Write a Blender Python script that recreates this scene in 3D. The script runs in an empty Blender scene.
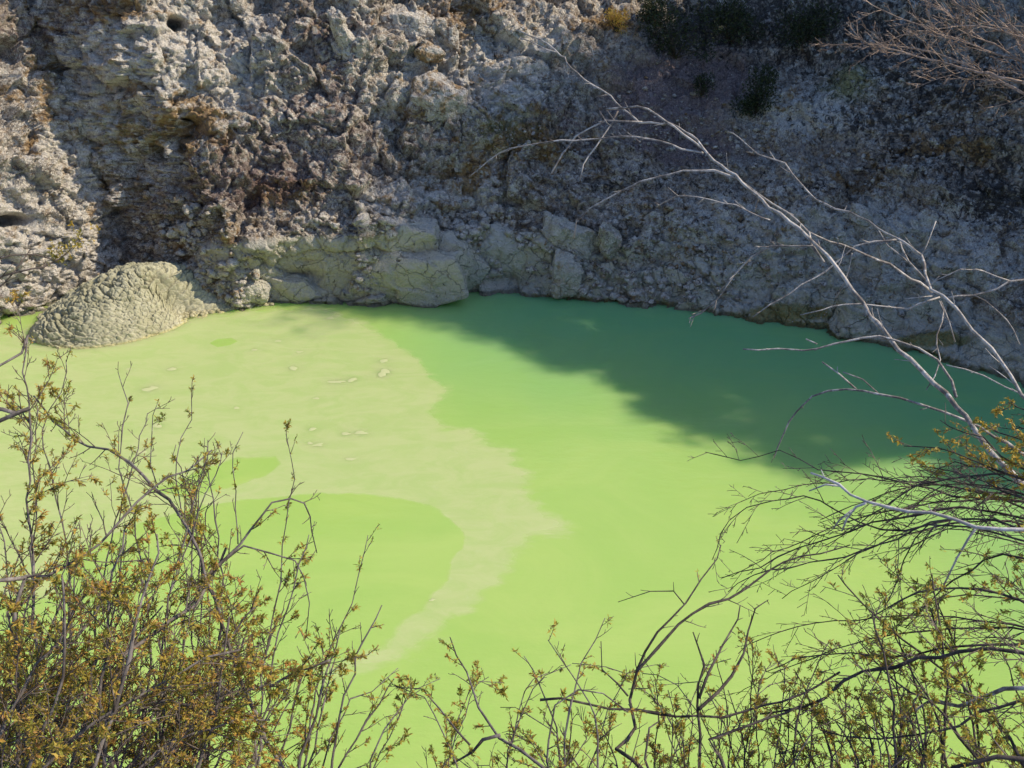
import bpy, math, random
import numpy as np
from mathutils import Vector, Matrix

# ------------------------------------------------------------------ camera, sky, sun, exposure
SC = bpy.context.scene
COL = SC.collection
R_ = math.radians
CAM_H, PITCH, FPX, CW, CH = 20.0, R_(28.0), 1050.0, 1024, 768
cam_data = bpy.data.cameras.new('camera')
cam_data.sensor_width = 36.0
cam_data.lens = 36.0 * FPX / CW
cam_data.clip_start = 0.1
cam_data.clip_end = 6000.0
cam = bpy.data.objects.new('camera', cam_data)
cam.location = (0, 0, CAM_H)
cam.rotation_euler = (R_(90) - PITCH, 0, 0)
COL.objects.link(cam)
SC.camera = cam

SUN_AZ, SUN_EL = R_(1.8), R_(41.0)          # azimuth measured from +X towards +Y
SUN = Vector((math.cos(SUN_EL) * math.cos(SUN_AZ), math.cos(SUN_EL) * math.sin(SUN_AZ), math.sin(SUN_EL)))
world = bpy.data.worlds.new('World')
SC.world = world
world.use_nodes = True
wn = world.node_tree.nodes
wl = world.node_tree.links
sky = wn.new('ShaderNodeTexSky')
sky.sky_type = 'NISHITA'
sky.sun_disc = False
sky.sun_elevation = SUN_EL
sky.sun_rotation = R_(90) - SUN_AZ
sky.altitude = 300
sky.ozone_density = 5.0
bg = wn['Background']
bg.inputs['Strength'].default_value = 0.15
wl.new(sky.outputs[0], bg.inputs[0])

sd = bpy.data.lights.new('sun', 'SUN')
sd.energy = 3.9
sd.angle = R_(0.55)
sd.color = (1.0, 0.86, 0.64)
sun = bpy.data.objects.new('sun', sd)
sun.rotation_euler = (-SUN).to_track_quat('-Z', 'Y').to_euler()
sun.location = SUN * 80
COL.objects.link(sun)

vs = SC.view_settings
vs.view_transform = 'Standard'
vs.look = 'None'
vs.gamma = 1.0
vs.use_curve_mapping = False
vs.exposure = 0.36
SC.cycles.max_bounces = 6
SC.cycles.transparent_max_bounces = 6
SC.cycles.use_denoising = True

# ------------------------------------------------------------------ pixel <-> world
cp, sp = math.cos(PITCH), math.sin(PITCH)
def ray(px, py):
    a, b = (px - 512.0) / FPX, (384.0 - py) / FPX
    return np.array([a, cp + b * sp, -sp + b * cp])
def at_z(px, py, z=0.0):
    d = ray(px, py)
    return np.array([0, 0, CAM_H]) + d * ((z - CAM_H) / d[2])
def at_depth(px, py, depth):
    return np.array([0, 0, CAM_H]) + ray(px, py) * depth
def to_px(P):
    x, y, z = P[..., 0], P[..., 1], P[..., 2] - CAM_H
    f = y * cp - z * sp
    u = y * sp + z * cp
    f = np.where(f < 0.2, 0.2, f)
    return 512 + FPX * x / f, 384 - FPX * u / f

# ------------------------------------------------------------------ noise on arrays
def _h(ix, iy, iz, seed):
    with np.errstate(over='ignore'):
        n = (ix.astype(np.uint32) * np.uint32(374761393) + iy.astype(np.uint32) * np.uint32(668265263)
             + iz.astype(np.uint32) * np.uint32(2147483647) + np.uint32((seed * 974634) & 0x7fffffff))
        n = (n ^ (n >> np.uint32(13))) * np.uint32(1274126177)
        n = n ^ (n >> np.uint32(16))
        n = n * np.uint32(2246822519)
        n = n ^ (n >> np.uint32(15))
    return n
def h1(ix, iy, iz, seed):
    return (_h(ix, iy, iz, seed) & np.uint32(0xffff)).astype(np.float32) / 65535.0
def vnoise(p, seed=0):
    i = np.floor(p).astype(np.int64)
    f = (p - i).astype(np.float32)
    f = f * f * f * (f * (f * 6 - 15) + 10)
    out = 0
    for dx in (0, 1):
        wx = f[:, 0] if dx else 1 - f[:, 0]
        for dy in (0, 1):
            wy = f[:, 1] if dy else 1 - f[:, 1]
            for dz in (0, 1):
                wz = f[:, 2] if dz else 1 - f[:, 2]
                out = out + wx * wy * wz * h1(i[:, 0] + dx, i[:, 1] + dy, i[:, 2] + dz, seed)
    return out * 2 - 1
def fbm(p, octv=4, seed=0, gain=0.5, lac=2.03):
    a, s, t = 1.0, 0, 0.0
    q = p.copy()
    for k in range(octv):
        s = s + a * vnoise(q, seed + k * 17)
        t += a
        a *= gain
        q = q * lac + 11.3
    return s / t
def ridged(p, octv=4, seed=0):
    a, s, t = 1.0, 0, 0.0
    q = p.copy()
    for k in range(octv):
        s = s + a * (1 - 2 * np.abs(vnoise(q, seed + k * 17)))
        t += a
        a *= 0.55
        q = q * 2.1 + 7.7
    return s / t
def voro(p, seed=0):
    i = np.floor(p).astype(np.int64)
    n = len(p)
    f1 = np.full(n, 9.0, np.float32)
    f2 = np.full(n, 9.0, np.float32)
    r = np.zeros((n, 4), np.float32)
    dv = np.zeros((n, 3), np.float32)
    for dx in (-1, 0, 1):
        for dy in (-1, 0, 1):
            for dz in (-1, 0, 1):
                cx, cy, cz = i[:, 0] + dx, i[:, 1] + dy, i[:, 2] + dz
                k = _h(cx, cy, cz, seed)
                jx = (k & np.uint32(1023)).astype(np.float32) / 1023
                jy = ((k >> np.uint32(10)) & np.uint32(1023)).astype(np.float32) / 1023
                jz = ((k >> np.uint32(20)) & np.uint32(1023)).astype(np.float32) / 1023
                ex = (p[:, 0] - cx - jx).astype(np.float32)
                ey = (p[:, 1] - cy - jy).astype(np.float32)
                ez = (p[:, 2] - cz - jz).astype(np.float32)
                d = np.sqrt(ex * ex + ey * ey + ez * ez)
                m = d < f1
                f2 = np.where(m, f1, np.minimum(f2, d))
                f1 = np.where(m, d, f1)
                k2 = _h(cz, cx, cy, seed + 5)
                for q, arr in enumerate((k2 & np.uint32(255), (k2 >> np.uint32(8)) & np.uint32(255),
                                         (k2 >> np.uint32(16)) & np.uint32(255), (k2 >> np.uint32(24)) & np.uint32(255))):
                    r[m, q] = arr[m].astype(np.float32) / 255
                dv[m, 0] = ex[m]; dv[m, 1] = ey[m]; dv[m, 2] = ez[m]
    return f1, f2, r, dv
def blocks(p, scale, seed, amp=0.3, tilt=0.5, crack=0.12, cw=0.08, aniso=(1, 1, 1)):
    """fractured rock: every cell is a flat facet with its own height and tilt, with a crack round it"""
    q = p / scale * np.array(aniso, np.float32)
    f1, f2, r, dv = voro(q, seed)
    o = (r[:, 0] - 0.5) * 2 * amp + (dv[:, 0] * (r[:, 1] - .5) + dv[:, 1] * (r[:, 2] - .5) + dv[:, 2] * (r[:, 3] - .5)) * 2 * tilt
    return (o - crack * np.exp(-(f2 - f1) / cw)) * scale
def smooth(a, b, x):
    t = np.clip((x - a) / (b - a), 0, 1)
    return t * t * (3 - 2 * t)

# ------------------------------------------------------------------ object helpers
def tag(o, label=None, cat=None, group=None, kind=None):
    if label: o['label'] = label
    if cat: o['category'] = cat
    if group: o['group'] = group
    if kind: o['kind'] = kind
    return o
def link(name, verts, faces, mat, parent=None, loc=None, smooth_shade=True, attrs=None):
    me = bpy.data.meshes.new(name)
    verts = np.asarray(verts, np.float32)
    if isinstance(faces, np.ndarray):
        k = faces.shape[1]
        me.vertices.add(len(verts)); me.vertices.foreach_set('co', verts.ravel())
        me.loops.add(faces.size); me.loops.foreach_set('vertex_index', faces.astype(np.int32).ravel())
        me.polygons.add(len(faces))
        me.polygons.foreach_set('loop_start', np.arange(0, faces.size, k, dtype=np.int32))
        me.update(calc_edges=True)
    else:
        me.from_pydata([tuple(v) for v in verts], [], faces)
    if smooth_shade:
        me.polygons.foreach_set('use_smooth', np.ones(len(me.polygons), bool))
    for an, (typ, data) in (attrs or {}).items():
        at = me.attributes.new(an, typ, 'POINT')
        at.data.foreach_set('color' if typ == 'FLOAT_COLOR' else 'value', np.asarray(data, np.float32).ravel())
    if isinstance(mat, (list, tuple)):
        for m in mat: me.materials.append(m)
    else:
        me.materials.append(mat)
    me.validate()
    o = bpy.data.objects.new(name, me)
    COL.objects.link(o)
    if parent is not None: o.parent = parent
    if loc is not None: o.location = loc
    return o
def empty(name, loc):
    o = bpy.data.objects.new(name, None)
    o.location = loc
    o.empty_display_size = 0.2
    COL.objects.link(o)
    return o
def grid_faces(nr, nc, wrap=False):
    i = np.arange(nr - 1)[:, None]
    j = np.arange(nc if wrap else nc - 1)[None, :]
    a = i * nc + j
    b = i * nc + (j + 1) % nc
    return np.stack([a, b, b + nc, a + nc], -1).reshape(-1, 4)

# ------------------------------------------------------------------ node helpers
class NT:
    def __init__(self, name):
        self.m = bpy.data.materials.new(name)
        self.m.use_nodes = True
        self.t = self.m.node_tree
        self.n = self.t.nodes
        self.p = self.n['Principled BSDF']
        self.tc = self.n.new('ShaderNodeTexCoord')
    def put(self, sock, v):
        if isinstance(v, (int, float)): sock.default_value = v
        elif isinstance(v, (tuple, list)):
            sock.default_value = (tuple(v) + (1,))[:len(sock.default_value)] if hasattr(sock.default_value, '__len__') else v
        else: self.t.links.new(v, sock)
    def noise(self, scale, detail=6, rough=0.6, vec=None, dist=0.0, lac=2.0):
        n = self.n.new('ShaderNodeTexNoise')
        self.put(n.inputs['Scale'], scale); self.put(n.inputs['Detail'], detail)
        self.put(n.inputs['Roughness'], rough); self.put(n.inputs['Distortion'], dist)
        self.t.links.new(vec or self.tc.outputs['Object'], n.inputs['Vector'])
        return n.outputs['Fac']
    def voro(self, scale, feature='F1', out='Distance', vec=None):
        n = self.n.new('ShaderNodeTexVoronoi')
        n.feature = feature
        self.put(n.inputs['Scale'], scale)
        self.t.links.new(vec or self.tc.outputs['Object'], n.inputs['Vector'])
        return n.outputs[out]
    def warp(self, scale, amt):
        n = self.n.new('ShaderNodeTexNoise'); n.inputs['Scale'].default_value = scale; n.inputs['Detail'].default_value = 4
        self.t.links.new(self.tc.outputs['Object'], n.inputs['Vector'])
        a = self.n.new('ShaderNodeVectorMath'); a.operation = 'MULTIPLY_ADD'
        self.t.links.new(n.outputs['Color'], a.inputs[0]); a.inputs[1].default_value = (amt,) * 3
        self.t.links.new(self.tc.outputs['Object'], a.inputs[2])
        return a.outputs[0]
    def mapping(self, scale=(1, 1, 1), rot=(0, 0, 0)):
        n = self.n.new('ShaderNodeMapping')
        n.inputs['Scale'].default_value = scale
        n.inputs['Rotation'].default_value = rot
        self.t.links.new(self.tc.outputs['Object'], n.inputs['Vector'])
        return n.outputs[0]
    def math(self, op, a, b=0.0, clamp=False):
        n = self.n.new('ShaderNodeMath')
        n.operation = op; n.use_clamp = clamp
        self.put(n.inputs[0], a); self.put(n.inputs[1], b)
        return n.outputs[0]
    def ss(self, x, lo, hi, a=0.0, b=1.0):
        n = self.n.new('ShaderNodeMapRange')
        n.interpolation_type = 'SMOOTHSTEP'
        self.put(n.inputs[0], x); self.put(n.inputs[1], lo); self.put(n.inputs[2], hi)
        self.put(n.inputs[3], a); self.put(n.inputs[4], b)
        return n.outputs[0]
    def mix(self, f, a, b, mode='MIX'):
        n = self.n.new('ShaderNodeMix')
        n.data_type = 'RGBA'; n.blend_type = mode
        self.put(n.inputs[0], f); self.put(n.inputs[6], a); self.put(n.inputs[7], b)
        return n.outputs[2]
    def attr(self, name):
        n = self.n.new('ShaderNodeAttribute')
        n.attribute_name = name
        return n
    def sep(self, c):
        n = self.n.new('ShaderNodeSeparateColor')
        self.t.links.new(c, n.inputs[0])
        return n.outputs
    def bump(self, h, strength, dist, normal=None):
        n = self.n.new('ShaderNodeBump')
        self.put(n.inputs['Height'], h); n.inputs['Strength'].default_value = strength
        n.inputs['Distance'].default_value = dist
        if normal is not None: self.t.links.new(normal, n.inputs['Normal'])
        return n.outputs[0]
    def fin(self, color, rough=0.9, normal=None, spec=0.3):
        self.put(self.p.inputs['Base Color'], color)
        self.put(self.p.inputs['Roughness'], rough)
        self.p.inputs['Specular IOR Level'].default_value = spec
        if normal is not None: self.t.links.new(normal, self.p.inputs['Normal'])
        return self.m

# ------------------------------------------------------------------ rock material: mineral zones come from two colour attributes
def rock_material():
    T = NT('crater_rock')
    A = T.attr('zone_a'); B = T.attr('zone_b')
    pale, brown, ochre = T.sep(A.outputs['Color'])[:3]; dirt = A.outputs['Alpha']
    green, dark, line = T.sep(B.outputs['Color'])[:3]; calm = B.outputs['Alpha']
    n1 = T.noise(0.5, 6, 0.62, dist=0.4)
    n2 = T.noise(1.9, 9, 0.68, dist=0.6)
    n3 = T.noise(5.5, 8, 0.7)
    n4 = T.noise(0.9, 8, 0.66, dist=0.8, vec=T.mapping((1, 1, 1.3), (0.4, 0.2, 1.1)))
    n5 = T.noise(2.6, 8, 0.7, dist=1.0, vec=T.mapping((1.2, 1, 0.9), (1.2, 0.5, 0.3)))
    n6 = T.noise(14, 6, 0.7)
    grey = T.mix(T.ss(n3, 0.36, 0.62), (0.165, 0.135, 0.115), (0.49, 0.425, 0.355))
    lite = T.mix(T.ss(n6, 0.35, 0.65), (0.52, 0.48, 0.42), (0.78, 0.74, 0.67))
    x = T.math('ADD', n2, T.math('MULTIPLY', pale, 0.42))
    x = T.math('ADD', x, T.math('MULTIPLY', T.math('SUBTRACT', n1, 0.5), 0.35))
    x = T.math('ADD', x, T.math('MULTIPLY', T.math('SUBTRACT', n6, 0.5), 0.5))
    c = T.mix(T.ss(x, 0.52, 0.66), grey, lite)
    # ochre iron staining
    x = T.math('ADD', n4, T.math('MULTIPLY', ochre, 0.40))
    oc = T.mix(T.ss(n3, 0.35, 0.65), (0.15, 0.078, 0.026), (0.42, 0.265, 0.10))
    c = T.mix(T.math('MULTIPLY', T.ss(x, 0.535, 0.70), 0.85), c, oc)
    # yellow green sulphur and algae film
    x = T.math('ADD', n5, T.math('MULTIPLY', green, 0.5))
    gc = T.mix(T.ss(n6, 0.35, 0.65), (0.12, 0.125, 0.04), (0.33, 0.34, 0.15))
    c = T.mix(T.math('MULTIPLY', T.ss(x, 0.62, 0.86), 0.75), c, gc)
    # purple brown crust
    x = T.math('ADD', T.math('MULTIPLY', T.math('ADD', n5, n2), 0.5), T.math('MULTIPLY', brown, 0.20))
    bc = T.mix(T.ss(n6, 0.38, 0.62), (0.062, 0.041, 0.042), (0.25, 0.172, 0.16))
    c = T.mix(T.math('MULTIPLY', T.ss(x, 0.55, 0.66), 0.82), c, bc)
    # loose reddish gravel
    dc = T.mix(T.ss(n6, 0.4, 0.66), (0.16, 0.12, 0.115), (0.36, 0.29, 0.275))
    c = T.mix(T.ss(T.math('ADD', dirt, T.math('MULTIPLY', T.math('SUBTRACT', n2, 0.5), 0.9)), 0.35, 0.7), c, dc)
    # smooth mineral band above the water
    cc = T.mix(T.ss(n1, 0.4, 0.62), (0.56, 0.545, 0.48), (0.64, 0.60, 0.46))
    cc = T.mix(T.math('MULTIPLY', T.ss(n3, 0.52, 0.68), 0.45), cc, (0.30, 0.295, 0.26))
    c = T.mix(T.math('MULTIPLY', T.ss(T.math('ADD', calm, T.math('MULTIPLY', T.math('SUBTRACT', n5, 0.5), 0.8)), 0.4, 0.75), 0.85), c, cc)
    # black lichen
    x = T.math('ADD', n5, T.math('MULTIPLY', dark, 0.27))
    c = T.mix(T.math('MULTIPLY', T.ss(x, 0.60, 0.70), 0.85), c, (0.042, 0.038, 0.036))
    # white lichen flecks
    wv = T.warp(4.0, 0.35)
    fr = T.sep(T.voro(3.2, 'F1', 'Color', wv))[0]
    fd = T.voro(3.2, 'F1', 'Distance', wv)
    fm = T.math('MULTIPLY', T.ss(fr, 0.60, 0.66), T.ss(T.math('ADD', fd, T.math('MULTIPLY', n6, 1.1)), 0.98, 0.78))
    c = T.mix(T.math('MULTIPLY', fm, T.math('SUBTRACT', 0.72, T.math('MULTIPLY', T.math('ADD', T.math('ADD', calm, dirt), T.math('MULTIPLY', dark, .6)), 0.6), True)), c, (0.55, 0.54, 0.50))
    # hairline cracks in the smooth band
    cw = T.warp(1.1, 1.1)
    ce = T.voro(0.75, 'DISTANCE_TO_EDGE', 'Distance', cw)
    ck = T.math('MULTIPLY', T.ss(ce, 0.022, 0.004), T.math('MULTIPLY', calm, T.ss(n1, 0.42, 0.56)))
    c = T.mix(T.math('MULTIPLY', ck, 0.5), c, (0.07, 0.068, 0.06))
    # yellow tide mark
    x = T.math('ADD', line, T.math('MULTIPLY', T.math('SUBTRACT', n2, 0.5), 0.8))
    c = T.mix(T.math('MULTIPLY', T.ss(x, 0.45, 0.8), 0.85), c, T.mix(T.ss(n3, .4, .6), (0.30, 0.22, 0.05), (0.24, 0.25, 0.09)))
    geo = T.n.new('ShaderNodeNewGeometry')
    sx = T.n.new('ShaderNodeSeparateXYZ'); T.t.links.new(geo.outputs['Position'], sx.inputs[0])
    wet = T.ss(T.math('ADD', sx.outputs[2], T.math('MULTIPLY', T.math('SUBTRACT', n2, 0.5), 0.5)), 0.20, 0.04)
    c = T.mix(wet, c, T.mix(0.62, c, (0.05, 0.05, 0.02)))
    hgt = T.math('ADD', T.math('MULTIPLY', n3, 0.6), T.math('MULTIPLY', n6, 0.35))
    hgt = T.math('ADD', hgt, T.math('MULTIPLY', T.voro(7.0, vec=wv), 0.35))
    hgt = T.math('SUBTRACT', hgt, T.math('MULTIPLY', ck, 0.5))
    nb = T.bump(hgt, 1.0, 0.26)
    return T.fin(c, T.math('SUBTRACT', 0.92, T.math('MULTIPLY', wet, 0.45)), nb, 0.2)
M_ROCK = rock_material()
def zone_attrs(n, pale=0, brown=0, ochre=0, dirt=0, green=0, dark=0, line=0, calm=0):
    a = np.tile(np.array([pale, brown, ochre, dirt], np.float32), (n, 1))
    b = np.tile(np.array([green, dark, line, calm], np.float32), (n, 1))
    return {'zone_a': ('FLOAT_COLOR', a), 'zone_b': ('FLOAT_COLOR', b)}

# ------------------------------------------------------------------ crater: shoreline and wall profiles round the pool
CEN = np.array([0.0, 30.0])
shore_px = [(0, 322), (40, 308), (90, 292), (140, 283), (190, 296), (240, 309), (300, 302), (370, 305), (420, 299), (470, 293),
            (520, 295), (560, 299), (620, 302), (660, 305), (700, 311), (760, 321), (826, 329), (838, 341), (880, 346), (930, 354),
            (975, 369), (1024, 388)]
sh = [at_z(*q)[:2] for q in shore_px]
sh = [(-24.5, 40.5)] + [tuple(q) for q in sh] + [(24.5, 33), (26, 27), (24, 20), (18, 15.5), (10, 14.6), (0, 15), (-9, 15.5), (-18, 18), (-25, 24), (-28, 31), (-27, 37)]
sh = np.array(sh)
ang = np.arctan2(sh[:, 1] - CEN[1], sh[:, 0] - CEN[0])
rad = np.hypot(sh[:, 0] - CEN[0], sh[:, 1] - CEN[1])
o_ = np.argsort(ang)
ANG, RAD = ang[o_], rad[o_]
def shore_r(th):
    return np.interp(th, ANG, RAD, period=2 * math.pi)
# key profiles (run, height) at the azimuth of a shore pixel or a plain angle in degrees
def th_px(px):
    i = np.interp(px, [q[0] for q in shore_px], np.arange(len(shore_px)))
    j = int(min(i, len(shore_px) - 2)); f = i - j
    q = np.array(shore_px[j]) * (1 - f) + np.array(shore_px[j + 1]) * f
    w = at_z(*q)
    return math.atan2(w[1] - 30, w[0])
PROF = {
    th_px(5):   [(0.9, 3.0), (2.6, 7.5), (5.0, 13), (9, 20), (16, 21)],
    th_px(90):  [(0.7, 3.2), (2.6, 7.5), (5.5, 13), (9, 20), (16, 21)],
    th_px(150): [(0.9, 2.6), (3.2, 6.5), (6.5, 12.5), (10, 20), (16, 21)],
    th_px(260): [(-0.1, 3.4), (3.6, 6.8), (7.4, 13), (11, 20), (17, 21)],
    th_px(400): [(0.5, 3.2), (4.0, 7.2), (7.8, 13), (11.5, 20), (18, 21)],
    th_px(500): [(0.6, 3.0), (4.4, 7.0), (9, 13), (13, 19), (20, 20)],
    th_px(590): [(1.4, 3.0), (5.2, 6.4), (13, 12.5), (17, 18), (24, 19)],
    th_px(680): [(2.0, 3.0), (6.6, 6.0), (16.0, 12.5), (20.5, 24), (27, 25)],
    th_px(800): [(2.6, 3.0), (7.6, 6.6), (15.5, 13), (19, 26), (27, 27)],
    th_px(930): [(2.8, 3.0), (7.8, 7.0), (15, 13.5), (18.5, 29), (27, 30)],
    th_px(1024): [(2.8, 3.0), (7.8, 7.2), (14, 14), (17.5, 29), (27, 29.5)],
    R_(8): [(2.8, 3.0), (7, 7.5), (12, 14), (16, 26.5), (27, 27)],
    R_(1): [(3.2, 3.0), (7.5, 7), (13, 13), (17.5, 20.5), (28, 21)],
    R_(-6): [(4, 2.5), (9, 5), (16, 8.5), (24, 12), (34, 12.5)],
    R_(-40): [(4, 2.5), (9, 5.5), (14, 9), (20, 12), (30, 13)],
    R_(-70): [(2.6, 3), (6, 8), (10, 13), (14.5, 17.5), (22, 17.6)],
    R_(-90): [(2.6, 3.2), (6, 8), (10, 12.6), (14.5, 18.2), (22, 18.4)],
    R_(-115): [(2.6, 3), (6, 8), (10, 13), (14.5, 18), (22, 18.3)],
    R_(-150): [(2, 3), (5, 8), (9, 13), (13, 18), (20, 19)],
    R_(179): [(1, 3), (3, 8), (6, 13), (10, 19), (17, 20)],
}
_k = sorted(PROF)
PK = np.array(_k)
PV = np.array([[(-3.0, -1.4), (0, 0)] + PROF[k] + [(80, PROF[k][-1][1] + 4), (1500, 60)] for k in _k])   # (key, 9, 2)
NK = PV.shape[1]
def prof(th):
    out = np.zeros((len(th), NK, 2), np.float32)
    for a in range(NK):
        for b in range(2):
            out[:, a, b] = np.interp(th, PK, PV[:, a, b], period=2 * math.pi)
    return out
def base_surface(th, t):
    """th (n), t (m) in key units -> points (m, n, 3)"""
    pf = prof(th)
    k = np.clip(np.floor(t).astype(int), 0, NK - 2)
    f = (t - k).astype(np.float32)
    a, b = pf[:, k, :], pf[:, k + 1, :]
    q = a + (b - a) * f[None, :, None]                      # n, m, 2
    r = shore_r(th)[:, None] + q[:, :, 0]
    P = np.stack([CEN[0] + r * np.cos(th)[:, None], CEN[1] + r * np.sin(th)[:, None], q[:, :, 1]], -1)
    return np.transpose(P, (1, 0, 2)).astype(np.float32)

def gauss(px, py, cx, cy, rx, ry):
    return np.exp(-(((px - cx) / rx) ** 2 + ((py - cy) / ry) ** 2))
def spots(px, py, lst):
    s = 0
    for cx, cy, rx, ry, w in lst:
        s = s + w * gauss(px, py, cx, cy, rx, ry)
    return s

def build_terrain():
    t_lo, t_hi = R_(10), R_(158)
    th = np.concatenate([np.arange(t_lo, t_hi, (t_hi - t_lo) / 1050), np.arange(t_hi, t_lo + 2 * math.pi, R_(1.1))])
    th = np.where(th > math.pi, th - 2 * math.pi, th)
    t = np.concatenate([np.linspace(0, 1, 10, endpoint=False), np.linspace(1, 2, 64, endpoint=False), np.linspace(2, 3, 100, endpoint=False),
                        np.linspace(3, 4, 130, endpoint=False), np.linspace(4, 5, 40, endpoint=False), np.linspace(5, 6, 12, endpoint=False),
                        np.linspace(6, 7, 14, endpoint=False), np.linspace(7, 8, 10)])
    P = base_surface(th, t)
    nr, nc = P.shape[:2]
    du = np.roll(P, -1, 1) - np.roll(P, 1, 1)
    dv = np.gradient(P, axis=0)
    N = np.cross(du, dv)
    N /= np.linalg.norm(N, axis=2, keepdims=True) + 1e-9
    tocen = np.stack([CEN[0] - P[..., 0], CEN[1] - P[..., 1], np.full(P.shape[:2], 6.0)], -1)
    N *= np.sign((N * tocen).sum(-1, keepdims=True))
    for _ in range(6):                                      # round the normals over the profile keys
        N[1:-1] = (N[:-2] + N[1:-1] * 2 + N[2:]) / 4
    N /= np.linalg.norm(N, axis=2, keepdims=True) + 1e-9
    p = P.reshape(-1, 3); n = N.reshape(-1, 3)
    px, py = to_px(p)
    front = p[:, 1] > 24
    tt = np.repeat(t, nc)
    # ---- weights
    w_band = smooth(170, 215, px) * smooth(600, 540, px) * smooth(2.12, 1.9, tt) * front          # smooth boulders at the base
    w_band = np.maximum(w_band, 0.75 * smooth(540, 600, px) * smooth(1.75, 1.45, tt) * front)
    w_scree = np.clip(smooth(560, 660, px) * (0.25 + 0.75 * spots(px, py, [(660, 100, 90, 75, 1), (760, 150, 100, 50, 1), (850, 110, 60, 40, .6), (880, 260, 150, 60, .5), (680, 260, 120, 60, .7)])), 0, 1) * front
    w_scree = np.clip(w_scree, 0, 1) * (1 - w_band)
    rough = np.where(front, 1.0, 0.55) * smooth(5.8, 5.0, tt) + 0.0
    edge = smooth(0.55, 1.2, tt)
    w_crag = (1 - w_band) * (1 - 0.75 * w_scree)
    wp = p + 0.35 * np.stack([fbm(p / 1.3, 3, 71), fbm(p / 1.3, 3, 72), fbm(p / 1.3, 3, 73)], -1).astype(np.float32)
    wp2 = p + 0.12 * np.stack([vnoise(p / .4, 81), vnoise(p / .4, 82), vnoise(p / .4, 83)], -1).astype(np.float32)
    D = 0.65 * fbm(p / 6.5, 3, 3) * (1 - 0.55 * w_band) * (0.35 + 0.65 * smooth(1.0, 1.7, tt))
    D += w_crag * (0.6 * blocks(wp, 3.2, 11, 0.14, 0.30, 0.06, 0.08) + 0.72 * blocks(wp, 1.5, 12, 0.16, 0.42, 0.10, 0.05, (1, 1, 1.2))
                   + 0.9 * blocks(wp2, 0.68, 13, 0.16, 0.46, 0.12, 0.05, (1, 1.1, 1.5)) + .85 * blocks(wp2, 0.31, 14, 0.2, 0.48, 0.14, 0.06, (1, 1, 1.4)))
    D += w_crag * (0.10 * ridged(p / 0.9, 5, 31) + 0.28 * fbm(p / 1.7, 5, 35))
    f1, f2, r, _d = voro(wp / np.array([3.4, 3.4, 2.4], np.float32), 41)
    D += w_band * (0.30 * (1 - smooth(0.0, 0.9, f1)) - 0.12 * np.exp(-(f2 - f1) / 0.04) + 0.4 * (r[:, 0] - .5))
    D += w_band * (0.7 * blocks(wp, 1.9, 19, 0.09, 0.26, 0.05, 0.03) + 0.7 * blocks(wp2, 0.8, 15, 0.08, 0.22, 0.10, 0.05) + 0.16 * fbm(p / 0.6, 5, 43))
    w_slab = np.clip(spots(px, py, [(690, 268, 120, 42, 1.0), (880, 272, 170, 62, 1.0), (600, 250, 60, 40, .5)]), 0, 1) * front
    D += w_slab * (0.9 * blocks(wp2, 0.62, 21, 0.07, 0.18, 0.10, 0.05) + blocks(wp, 1.7, 22, .08, .22, .05, .04))
    w_scree = w_scree * (1 - 0.65 * w_slab); w_crag = w_crag * (1 - 0.75 * w_slab)
    D += w_scree * (0.5 * blocks(wp, 2.4, 20, 0.10, 0.22, 0.03, 0.1) + 0.6 * blocks(wp2, 0.55, 16, 0.10, 0.26, 0.06, 0.08) + 0.5 * blocks(wp2, 0.19, 17, 0.14, 0.3, 0.08, 0.10)
                    + 0.55 * ridged(p / np.array([3.0, 3.0, 5.0], np.float32), 5, 46) + 0.14 * fbm(p / 0.5, 4, 44))
    D += (w_crag * 0.5 + w_scree * .4) * blocks(p, 0.16, 18, 0.20, 0.42, 0.16, 0.10)
    # slanting ribs low on the right-hand slope
    w_rib = spots(px, py, [(930, 270, 110, 60, 1.0), (820, 240, 90, 40, .6)]) * front
    q = (p[:, 0] * 0.62 + p[:, 1] * -0.1 - p[:, 2] * 0.9)
    D += np.clip(w_rib, 0, 1) * 0.16 * np.sin(q * 5.2 + 2.4 * fbm(p / 1.5, 3, 61))
    # hollows and small caves
    dent = spots(px, py, [
                          (14, 224, 18, 7, 1.0), (6, 90, 8, 40, .8), (430, 175, 40, 14, .55), (520, 165, 30, 16, .5), (395, 285, 10, 22, .5),
                          (262, 5, 12, 20, .9), (965, 170, 40, 14, .7), (270, 190, 26, 8, .3), (300, 278, 14, 6, .5), (510, 285, 20, 10, .5)]) * front
    for cx, cy, rx, ry, w in ((187, 130, 15, 11, 3.4), (172, 143, 9, 7, 2.0), (149, 154, 8, 7, 2.0), (216, 216, 5, 5, 1.6), (177, 21, 8, 6, 2.0), (14, 222, 14, 6, 1.6)):
        dent = dent + front * w * np.exp(-((((px - cx) / rx) ** 2 + ((py - cy) / ry) ** 2) ** 2))
    # outcrops standing proud
    bulge = spots(px, py, [(40, 245, 48, 40, .9), (25, 170, 30, 60, .5), (420, 55, 40, 40, .5), (400, 260, 50, 28, .35), (245, 150, 45, 40, .4),
                           (352, 50, 14, 45, .5), (560, 130, 26, 30, .4), (285, 185, 40, 14, .3), (870, 85, 40, 26, .6), (900, 175, 60, 30, .6), (1000, 120, 60, 50, .7)]) * front
    D += bulge
    tread = smooth(5.3, 4.6, tt) * 0 + 1
    D = D * rough * (0.12 + 0.88 * edge) * tread
    # gentle relief on the plateau outside the crater
    out = smooth(5.6, 6.4, tt)
    D += out * (1.2 * fbm(p / 18, 3, 91) * smooth(5.6, 7, tt))
    camd = np.hypot(p[:, 0], p[:, 1])
    D *= np.where(p[:, 1] < 6, smooth(1.0, 9.0, camd) * 0.8 + 0.03, 1)
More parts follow.
